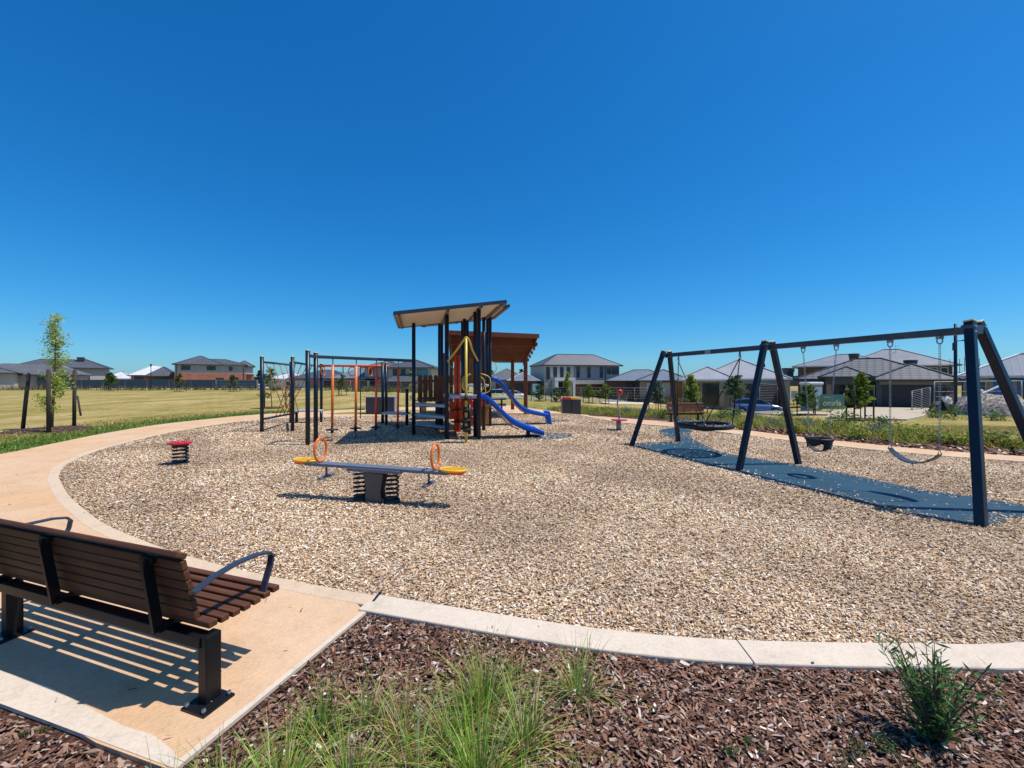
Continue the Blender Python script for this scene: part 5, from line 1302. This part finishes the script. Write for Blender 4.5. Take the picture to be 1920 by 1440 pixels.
MB().box(q+Vector((0, 0, .95)), (1.05, .05, 1.5)).build('board', M('pale blue sign', (.45, .60, .66), .6, 0, .25, 2), t_); MB().cyl(q+Vector((0, .05, -.3)), q+Vector((0, .05, 1.5)), .04, n=6).build('post', m_wireg, t_)
# portable toilet, rubble, driveway
q = P(1521, 770, 35); t_ = thing('portable_cabin', 'white topped portable site toilet half hidden by the round leafy tree', 'portable toilet', q)
MB().box(q+Vector((0, 0, 1.1)), (1.1, 1.1, 2.3)).build('cabin', m_rendg, t_, bevel=.05); MB().box(q+Vector((0, 0, 2.3)), (1.25, 1.25, .22)).build('roof', m_white, t_, bevel=.08); MB().box(q+Vector((.15, -.57, 1.1)), (.6, .04, 1.8)).build('door', m_white, t_)
sheet('driveway', [(1548, 784), (1700, 788.5), (1730, 782), (1758, 770), (1745, 766), (1636, 764), (1600, 766), (1560, 772)], m_sand, .06)
def heap(name, label, px, yb, Y, w_, h_, d_, mat, seed, cat='rubble heap', rough=.35):
    p = P(px, yb, Y); t = thing(name, label, cat, p); mb = MB(); n, m = 26, 16; vs = []
    for j in range(m+1):
        for i in range(n+1):
            u_, v_ = i/n*2-1, j/m*2-1; rr = math.sqrt(u_*u_+v_*v_); z = max(0, 1-rr**2.4)
            z = z**.5*h_*(1+rough*noise.noise((u_*3+seed, v_*3, seed))*1.5)+.12*noise.noise((u_*9, v_*9, seed))*(z > 0)
            vs.append(p+Vector((u_*w_/2, v_*d_/2, z-.05 if rr < 1 else -.25)))
    mb.add(vs, [(j*(n+1)+i, j*(n+1)+i+1, (j+1)*(n+1)+i+1, (j+1)*(n+1)+i) for j in range(m) for i in range(n)], None, True)
    mb.build('mound', mat, t); return t, p
m_rub = mat_chips('broken rubble', [(0, (.12, .10, .09)), (.4, (.30, .26, .22)), (.7, (.45, .40, .36)), (1, (.55, .50, .46))], 6.5, 1.8, 1.)
m_rubd = mat_chips('dark soil and waste', [(0, (.02, .018, .015)), (.5, (.07, .055, .04)), (.85, (.16, .13, .10)), (1, (.5, .5, .5))], 3.5, 1.4, 1.)
heap('rubble_heap', 'pale grey pile of broken concrete behind the near swing legs', 1858, 783, 25.5, 3.6, 1.5, 3, m_rub, 1)
t_, p = heap('waste_heap', 'dark soil and rubbish mound with white scraps beside the tall lamp post', 1792, 779, 28.5, 3.0, 1.2, 2.4, m_rubd, 2)
mb = MB(); gg = random.Random(4)
for i in range(26):
    c = p+Vector((gg.uniform(-1.2, 1.0), gg.uniform(-.6, .3), .75+gg.random()*.45)); mb.box(c, (gg.uniform(.1, .5), gg.uniform(.05, .3), gg.uniform(.03, .2)), Matrix.Rotation(gg.uniform(0, 3), 3, Vector((gg.random(), gg.random(), gg.random())).normalized()))
mb.build('white_scraps', m_white, t_)
MB().bar(P(1842, 738, 26), P(1878, 722, 26), .08, .08).build('long_offcut', m_white, t_)
# far backdrop ridge of trees
mb = MB(); xs_ = np.linspace(-330, 330, 100); vs = []
for i, x in enumerate(xs_):
    hgt = 5.0+2.0*noise.noise((x*.02, 0, 5))+1.3*noise.noise((x*.11, 0, 9)); vs += [(x, 300, -3), (x, 300, hgt), (x, 330, -3)]
for i in range(99): a = 3*i; mb.add([vs[a], vs[a+3], vs[a+4], vs[a+1]], [(0, 1, 2, 3)]); mb.add([vs[a+1], vs[a+4], vs[a+5], vs[a+2]], [(0, 1, 2, 3)])
o = mb.build('far_hills', M('far wooded rise', (.05, .065, .07), .9, 0, .3, .05)); o['kind'] = 'structure'

# ================================================================ cars
def car(name, label, cat, loc, rz, body_mat, L=4.2, Wd=1.76, Ht=1.46, van=False):
    t = thing(name, label, cat, loc, rz); hw = Wd/2
    # stations along x (front = +x): x, bottom z, belt z, half width
    if van: st = [(-.50, .45, .98, .93), (-.485, .32, 1.05, .97), (-.30, .25, 1.06, 1), (0, .25, 1.06, 1), (.22, .25, 1.04, 1), (.34, .27, .98, .98), (.46, .32, .84, .93), (.50, .42, .68, .84)]; gh = [(-.485, 0, .9), (-.465, .96, .88), (-.1, 1.0, .9), (.12, .98, .88), (.34, 0, .95)]
    else: st = [(-.50, .46, .78, .84), (-.485, .30, .93, .92), (-.36, .24, .98, .98), (-.1, .22, .96, 1), (.15, .22, .94, 1), (.27, .23, .93, .99), (.40, .26, .82, .95), (.48, .30, .68, .86), (.50, .40, .58, .74)]; gh = [(-.47, 0, .84), (-.40, .93, .74), (-.18, 1.0, .78), (.04, .985, .77), (.27, 0, .88)]
    mb = MB(); rows = []
    for x, zb, zt, w_ in st:
        X = x*L; rows.append([Vector((X, -hw*w_*.93, zb)), Vector((X, -hw*w_, zb+.18)), Vector((X, -hw*w_*1.0, (zb+zt)/2+.04)), Vector((X, -hw*w_*.93, zt)), Vector((X, 0, zt+.04)), Vector((X, hw*w_*.93, zt)), Vector((X, hw*w_, (zb+zt)/2+.04)), Vector((X, hw*w_, zb+.18)), Vector((X, hw*w_*.93, zb))])
    vs = [p for r in rows for p in r]; k = 9
    fs = [(i*k+j, (i+1)*k+j, (i+1)*k+(j+1) % k, i*k+(j+1) % k) for i in range(len(rows)-1) for j in range(k)]+[tuple(range(k)), tuple((len(rows)-1)*k+j for j in range(k))[::-1]]
    mb.add(vs, [f[::-1] for f in fs], None, True); body = mb.build('body', body_mat, t, True)
    # cabin: dark glass block with body coloured roof and pillars
    gl = MB(); rr = []
    zb = .90 if not van else 1.0
    for x, z, w_ in gh: rr.append((x*L, (Ht*z if z else zb), hw*w_*(.93 if z else 1.02)))
    vs = []; base = []
    prof = [(x, z, w_) for x, z, w_ in rr]
    for x, z, w_ in prof: vs += [Vector((x, -w_, z)), Vector((x, w_, z))]
    bx = [Vector((prof[0][0], 0, zb)), Vector((prof[-1][0], 0, zb))]
    vb = []
    for x, z, w_ in prof: vb += [Vector((x, -hw*.90, zb-.03)), Vector((x, hw*.90, zb-.03))]
    n_ = len(prof); m = 2*n_; allv = vs+vb; fs = []
    for i in range(n_-1):
        a = 2*i; fs += [(a, a+2, a+3, a+1), (a, a+m, a+2+m, a+2), (a+1, a+3, a+3+m, a+1+m)]
    gl.add(allv, fs); gl.build('window', m_glass, t, True)
    rf = MB()
    for i in range(1, n_-2):
        a, b = prof[i], prof[i+1]; rf.add([Vector((a[0], -a[2], a[1]+.015)), Vector((b[0], -b[2], b[1]+.015)), Vector((b[0], b[2], b[1]+.015)), Vector((a[0], a[2], a[1]+.015)), Vector((a[0], -a[2]-.02, a[1]-.06)), Vector((b[0], -b[2]-.02, b[1]-.06)), Vector((b[0], b[2]+.02, b[1]-.06)), Vector((a[0], a[2]+.02, a[1]-.06))], [(0, 1, 2, 3), (0, 4, 5, 1), (3, 2, 6, 7), (0, 3, 7, 4), (1, 5, 6, 2)])
    for sy in (-1, 1):
        for i in (0, n_-2):
            a, b = prof[i], prof[i+1]; rf.bar((a[0], sy*(a[2]+.0), a[1]), (b[0], sy*(b[2]+.01), b[1]), .06, .07, (0, 1, 0))
        for f in ((-.12,) if not van else (-.2, .1)): rf.bar((f*L, sy*hw*.91, zb), (f*L, sy*(hw*.74), Ht*.97), .06, .06, (0, 1, 0))
    rf.build('roof', body_mat, t, True)
    for x in (-.31*L, .32*L):
        for sy in (-1, 1):
            arch = MB().cyl((x, sy*(hw-.22), .34), (x, sy*(hw+.004), .34), .37, n=22).build('wheel_arch', m_black, t, True)
            wh = MB().cyl((x, sy*(hw-.20), .31), (x, sy*(hw+.012), .31), .31, n=22).build('wheel', m_black, t, True)
            rm = MB(); rm.cyl((x, sy*(hw-.02), .31), (x, sy*(hw+.022), .31), .20, n=16); rm.build('rim', m_chrome, wh, True)
    for sy in (-1, 1):
        MB().sphere((L*.445, sy*hw*.74, .66), .13, 10, 6, (1, 1, .6)).build('headlight', m_white, t, True)
        MB().box((-L*.487, sy*hw*.80, .82), (.08, .2, .18)).build('tail_light', m_red, t, True)
        MB().sphere((L*.20, sy*(hw+.06), .98), .1, 8, 6, (.7, 1, .8)).build('mirror', body_mat, t, True)
        mb = MB()
        for x in (-.18, .02): mb.box((x*L, sy*(hw+.003), .72), (.16, .03, .03))
        mb.build('handle', m_chrome, t, True)
    MB().box((L*.497, 0, .42), (.05, Wd*.55, .14)).build('grille', m_black, t, True)
    return t
m_carb = M('metallic pale blue paint', (.13, .20, .33), .22, .45, .04)
m_carw = M('white car paint', (.72, .72, .73), .25, 0, .03)
m_cars = M('silver car paint', (.42, .43, .45), .25, .5, .03)
q = P(1419, 776.5, 39); 
car('parked_hatchback', 'pale blue hatchback parked side on behind the garden bed', 'car', q, R(-24), m_carb, 4.15)
q = P(940, 749, 74); car('parked_van', 'white van with roof rack parked under the upper slide', 'van', q, R(-12), m_carw, 4.5, 1.8, 1.85, True)
q = P(966, 748.5, 70); car('parked_car', 'white car parked in front of the white van beyond the shelter posts', 'car', q, R(-15), m_carw, 4.2)
q = P(492, 733, 98); car('parked_car', 'white car parked at the far left behind the leftmost climbing post', 'car', q, R(8), m_carw, 4.4)
q = P(1742, 757, 45); car('parked_car', 'silver car behind the temporary fence at the right end of the garage', 'car', q, R(-80), m_cars, 4.4)
q = P(672, 733, 96); car('parked_car', 'silver car seen low between the orange poles', 'car', q, R(3), m_cars, 4.4)

# ================================================================ trees
YG = [(.30, .38, .05), (.36, .40, .06), (.20, .30, .04), (.44, .42, .07), (.10, .17, .03)]
MG = [(.08, .17, .03), (.12, .22, .04), (.18, .27, .06), (.05, .09, .02)]
OG = [(.12, .13, .04), (.18, .17, .06), (.08, .10, .03)]
SGN = [(.14, .20, .15), (.20, .26, .20), (.09, .14, .10)]
def young_tree(name, label, base, h, pal, seed, spread=.3, z0=.2, dens=1., leaf=.09, grp='young staked trees'):
    t = thing(name, label, 'tree', base, 0, grp); g = random.Random(seed); b = Vector(base)
    lean = Vector((g.uniform(-.04, .04), g.uniform(-.04, .04), 1))
    tr = MB(); pts = [b+Vector((lean.x*h*f+.03*math.sin(5*f+seed), lean.y*h*f, h*f-.05)) for f in (0, .2, .4, .6, .8, .97)]
    tr.tube(pts, [.035*h/3, .03*h/3, .024*h/3, .017*h/3, .01*h/3, .004], 7); br = MB(); cr = MB()
    nb = int(30*dens)
    for i in range(nb):
        f = z0+(1-z0)*(i/nb)**.9; c = b+Vector((lean.x*h*f, lean.y*h*f, h*f)); a = g.uniform(0, 6.28)
        L = spread*h*(1-.82*((f-z0)/(1-z0)))*g.uniform(.45, 1.15)*(.8 if f < z0+.08 else 1); up = g.uniform(.15, .7)
        e = c+Vector((math.cos(a)*L, math.sin(a)*L, L*up)); m_ = c.lerp(e, .5)+Vector((0, 0, -.03*L)); br.tube([c, m_, e], [.011*h/3, .007*h/3, .002], 5)
        for k in range(4):
            q = c.lerp(e, .3+.7*k/3.); leafy(cr, q, .13*h/3*g.uniform(.8, 1.6), int(22*g.uniform(.5, 1.4)), leaf, pal if g.random() < .8 else [pal[0]], g, (1, 1, .8), .2)
    trk = tr.build('trunk', m_trunk, t); br.build('branches', m_trunk, trk); cr.build('crown', m_leaf, t); return t
def stake(p, h, label, lean=(0, 0), r=.045, grp='timber stakes around young trees'):
    t = thing('tree_stake', label, 'stake', p, 0, grp); MB().cyl(Vector(p)+Vector((0, 0, -.1)), Vector(p)+Vector((lean[0], lean[1], h)), r, n=8).build('shaft', m_stake, t)
    o = MB().cyl(Vector(p)+Vector((lean[0]*.98, lean[1]*.98, h-.01)), Vector(p)+Vector((lean[0], lean[1], h+.03)), r*.9, r*.4, n=8).build('tip', m_stake, t); return t
p = G(92, 806)
young_tree('young_tree', 'tall slender young tree with lime leaves between stakes on the left lawn', p+Vector((0, .1, .0)), 4.05, [(.38, .48, .08), (.44, .50, .10), (.28, .38, .05), (.50, .50, .10)], 5, .175, .14, 1.3, .085)
bump_bed(p+Vector((.1, .0, 0)), 1.35, 'tree_mulch')
for px, yb, yt, lb, ln in ((42, 806, 701, 'slightly leaning timber stake left of the slender tree on the left lawn', (.22, 0)), (91, 811, 694, 'upright timber stake in front of the slender tree on the left lawn', (.0, 0)), (139, 802, 694, 'upright timber stake right of the slender tree on the left lawn', (.02, 0))):
    q = G(px, yb); stake(q, (yb-yt)*q.y/F, lb, ln, .055)
q = G(152, 779); stake(q, .95, 'short leaning broken stake behind the slender tree on the left lawn', (-.28, .1), .04)
def staked(px, yb, yt, pal, seed, lb, spread=.3, dens=1., sw=.55, sh=.5, n=3, leaf=.09, z0=.25, Y=None, bed=True):
    q = G(px, yb) if Y is None else P(px, yb, Y); k = F/q.y
    if Y: q.z = gz(q.x, q.y)
    h = (HY-yt)/k+H-q.z
    young_tree('young_tree', 'young tree '+lb, q, h, pal, seed, spread*1.25, z0, dens, leaf)
    if bed: bump_bed(q, .8)
    for i in range(n):
        a = 2*math.pi*i/n+.5; stake(q+Vector((sw*math.cos(a), sw*math.sin(a), 0)), sh*.9 if sh > 1.01 else sh*h, 'timber stake by young tree '+lb, (0, 0), .035)
staked(207, 733, 700, MG, 11, 'with a dense dark crown before the far left fence', .42, 1.2, leaf=.22, sw=.9, sh=1.3)
staked(336, 734, 700, OG, 12, 'left of the two before the tall brick house', .3, .8, leaf=.18, sw=.9, sh=1.6)
staked(437, 734, 704, OG, 13, 'right of the two before the tall brick house', .34, .9, leaf=.18, sw=.9, sh=1.6)
staked(509, 765, 690, OG+MG, 14, 'behind the rope net climber with brown tips', .26, .8, sw=.8, sh=2.0)
staked(640, 741, 702, MG, 15, 'far behind the leftmost orange pole', .3, .7, leaf=.15, sh=1.5)
staked(1065, 757, 698, YG, 16, 'with bright yellow leaves behind the bins', .16, 1.1, leaf=.11, n=2, sh=2.2)
staked(1010, 752, 722, MG, 17, 'with a dark bushy crown behind the shelter post', .45, 1.3, leaf=.16, sw=.9, sh=1.9, z0=.1)
staked(1043, 754, 728, MG, 18, 'short and bushy just left of the bins', .5, 1., leaf=.14, sh=1.5, z0=.08)
staked(1103, 756, 722, MG+YG, 19, 'just right of the bins with a rounded crown', .42, 1.1, leaf=.14, sh=1.9)
staked(1134, 757, 722, YG+MG, 20, 'with a mustard crown midway between bins and spinner', .42, 1.1, leaf=.14, sh=1.8)
staked(1154, 750, 728, MG, 21, 'small and dark beyond the wire fence above the spinner', .4, .8, leaf=.14, n=2, sh=1.4)
staked(1230, 762, 716, SGN, 22, 'with grey green foliage left of the far swing legs', .34, 1.6, leaf=.17, sh=2.0, Y=33)
staked(1294, 762, 706, YG, 23, 'with lime leaves behind the second bench', .26, 2.0, leaf=.15, n=2, sh=2.2, Y=27)
staked(1378, 768, 707, SGN+MG, 24, 'with flat grey green boughs behind the basket swing ropes', .36, 1.5, leaf=.14, n=2, sh=2.0, Y=29, z0=.4)
staked(1516, 778, 724, MG, 25, 'with a dense round dark crown beside the green banner', .44, 2.4, leaf=.12, sw=.6, sh=1.2, z0=.22)
staked(1612, 788, 701, YG+MG, 26, 'with golden leaves left of the garage door', .24, 2.0, leaf=.13, n=4, sh=1.9, z0=.25)
for i, (px, yb, Y, h, w_) in enumerate(((488, 729, 150, 6.5, 3), (1040-62, 722, 150, 5.5, 2), (533, 729, 140, 5, 3), (920, 730, 130, 6, 3))):
    young_tree('distant_tree', 'distant dark tree '+['peeping over the roofs behind the leftmost climbing post', 'just above the roof left of the pale two storey house', 'behind the white roofed house beyond the rope net', 'behind the play tower legs and shelter roof'][i], P(px, yb, Y), h, [(.03, .05, .03), (.05, .07, .04)], 40+i, .45, .2, 1., .5, 'distant trees')
def bush(px, yb, h, w_, pal, seed, label, leaf=.07, n=260, name='garden_shrub', grp='shrubs in the garden bed'):
    q = G(px, yb); t = thing(name, label, 'shrub', q, 0, grp); g = random.Random(seed); mb = MB(); st = MB()
    for i in range(9):
        a = g.uniform(0, 6.28); r = w_/2*g.uniform(0, .8); c = q+Vector((math.cos(a)*r, math.sin(a)*r, h*g.uniform(.25, .85)*(1-.4*r/(w_/2)))); leafy(mb, c, w_*.26, n//9, leaf, pal, g, (1, 1, .9))
        st.cyl(q, c, .012, .004, 5)
    mb.build('foliage', m_leaf, t); st.build('stem', m_trunk, t)
BL = [(.14, .23, .20), (.20, .30, .26), (.09, .15, .12)]
YL = [(.40, .40, .06), (.30, .36, .05), (.48, .42, .09), (.18, .25, .04)]
spec = [(1175, 776, .40, .9, BL, 'blue grey low shrub left of the spinner pole'), (1208, 778, .45, 1.0, BL, 'blue grey shrub between spinner pole and far swing leg'), (1243, 786, .55, 1.0, MG, 'dark green shrub left of the second bench'), (1262, 772, .6, 1., BL, 'blue grey shrub behind the second bench'),
 (1355, 788, .7, 1.0, MG, 'leafy green shrub just right of the second bench'), (1380, 792, .75, 1.1, MG+BL, 'round green shrub behind the right edge of the basket swing'), (1412, 789, .5, .9, BL, 'silver blue low shrub behind the middle swing legs'), (1395, 806, .45, .7, YL, 'strappy lime shrub below the basket swing rim'),
 (1470, 789, .65, .9, MG, 'small green shrub behind the middle right swing leg'), (1448, 801, .35, .9, BL, 'blue grey mat plant between the middle legs'), (1490, 812, .4, .8, YL, 'yellow green tuft at the path edge left of the toddler swing'), (1510, 803, .35, .9, BL, 'blue grey low shrub behind the toddler swing chains'),
 (1575, 799, .75, 1.2, MG, 'large dark green shrub right of the toddler swing'), (1560, 812, .4, .9, YL+MG, 'yellow green tuft right of the toddler swing seat'), (1640, 812, .45, 1.0, BL, 'blue grey shrub in front of the golden leaved tree'), (1655, 806, .5, 1.1, MG, 'fresh green shrub left of the belt swing chain'),
 (1700, 823, .45, 1.1, YL, 'golden green shrub between the belt swing chains'), (1745, 828, .45, 1.1, YL, 'golden green shrub right of the belt swing'), (1610, 823, .35, .9, YL, 'low olive tuft left of the belt swing chain'), (1790, 833, .35, 1.0, YL, 'golden tuft left of the near swing leg'), (1862, 836, .35, 1.0, YL+OG, 'golden tuft between the near pair of swing legs'), (1905, 842, .32, .7, YL, 'olive tuft at the right edge beside the path'),
 (1748, 783, .6, 1.0, MG, 'bright green shrub at the end of the sandy driveway'), (1790, 787, .7, 1.2, MG, 'bright green shrub at the foot of the tall lamp post'), (1858, 788, .5, 1.2, MG, 'bright green shrub in front of the rubble heap')]
for i, (px, yb, h_, w_, pal, lb) in enumerate(spec): bush(px, yb, h_, w_, pal, 60+i, lb, .10 if pal is not BL else .07, 420)
# ground cover along the garden bed and the scrub beyond the park
def cover(name, label, poly, dens, h_, wd, pal, seed, spread=.5):
    g = np.random.default_rng(seed); p = np.array([(q[0], q[1]) for q in poly]); x0, y0 = p.min(0); x1, y1 = p.max(0)
    n = int((x1-x0)*(y1-y0)*dens); x = g.uniform(x0, x1, n); y = g.uniform(y0, y1, n); cl = np.array([noise.noise((a*.9, b*.9, seed)) for a, b in zip(x, y)]); ok = inpoly(x, y, poly) & (cl > .0+g.uniform(-.15, .15, n)); 
    xy = np.stack([x, y], 1)[ok]; return tag(blades(name, xy, h_, wd, pal, spread, seed), label, 'ground cover', kind='stuff')
cov = [g2(*p_) for p_ in [(1040, 771), (1180, 769), (1240, 774), (1330, 779), (1480, 789), (1640, 806), (1850, 823), (1930, 826), (1925, 850), (1754, 838), (1556, 818), (1397, 800), (1279, 787), (1180, 782), (1075, 776)]]
cover('garden_ground_cover', 'yellow green grassy ground cover planted along the path behind the swings', cov, 210, .20, .038, [(.40, .42, .07), (.30, .36, .05), (.48, .42, .10), (.18, .24, .05), (.52, .38, .08)], 21, .6)
cover('path_side_grass', 'tall lime green grass along the path near the bins', [g2(*p_) for p_ in [(1025, 768), (1060, 764), (1250, 772), (1260, 787), (1180, 783), (1070, 775)]], 220, .17, .04, [(.38, .34, .06), (.28, .29, .04), (.16, .20, .03)], 22, .5)
cover('dry_scrub', 'brown dry scrub on the empty block beyond the wire fence', [(16, 62), (30, 50), (34, 60), (22, 74)], 16, 1.0, .14, [(.18, .13, .07), (.13, .12, .05), (.24, .17, .09), (.08, .09, .04)], 23, .5)
cover('dry_verge', 'pink brown dry weeds along the foot of the far left fence', [(-100, 75.5), (-24, 75.5), (-24, 79), (-100, 79)], 10, .62, .14, [(.24, .15, .10), (.18, .13, .07), (.12, .12, .04)], 24, .5)
cover('far_verge', 'scrubby green and brown weeds below the houses left of the tower', [(-26, 64), (-14, 60), (-14, 67), (-26, 74)], 12, .7, .14, [(.12, .14, .05), (.18, .15, .07), (.10, .11, .04)], 25, .5)
# right lawn blades
lawnr = [g2(*p_) for p_ in [(1640, 802), (1760, 798), (1930, 800), (1930, 824), (1850, 821), (1740, 815)]]
g = np.random.default_rng(31); pr = np.array(lawnr); x = g.uniform(pr[:, 0].min(), pr[:, 0].max(), 16000); y = g.uniform(pr[:, 1].min(), pr[:, 1].max(), 16000); ok = inpoly(x, y, lawnr)
tag(blades('right_lawn_grass', np.stack([x, y], 1)[ok], .04, .03, [(.44, .35, .12), (.30, .30, .07), (.56, .43, .18)], .8, 32), 'short straw coloured lawn grass behind the garden bed at the right', 'grass', kind='stuff')
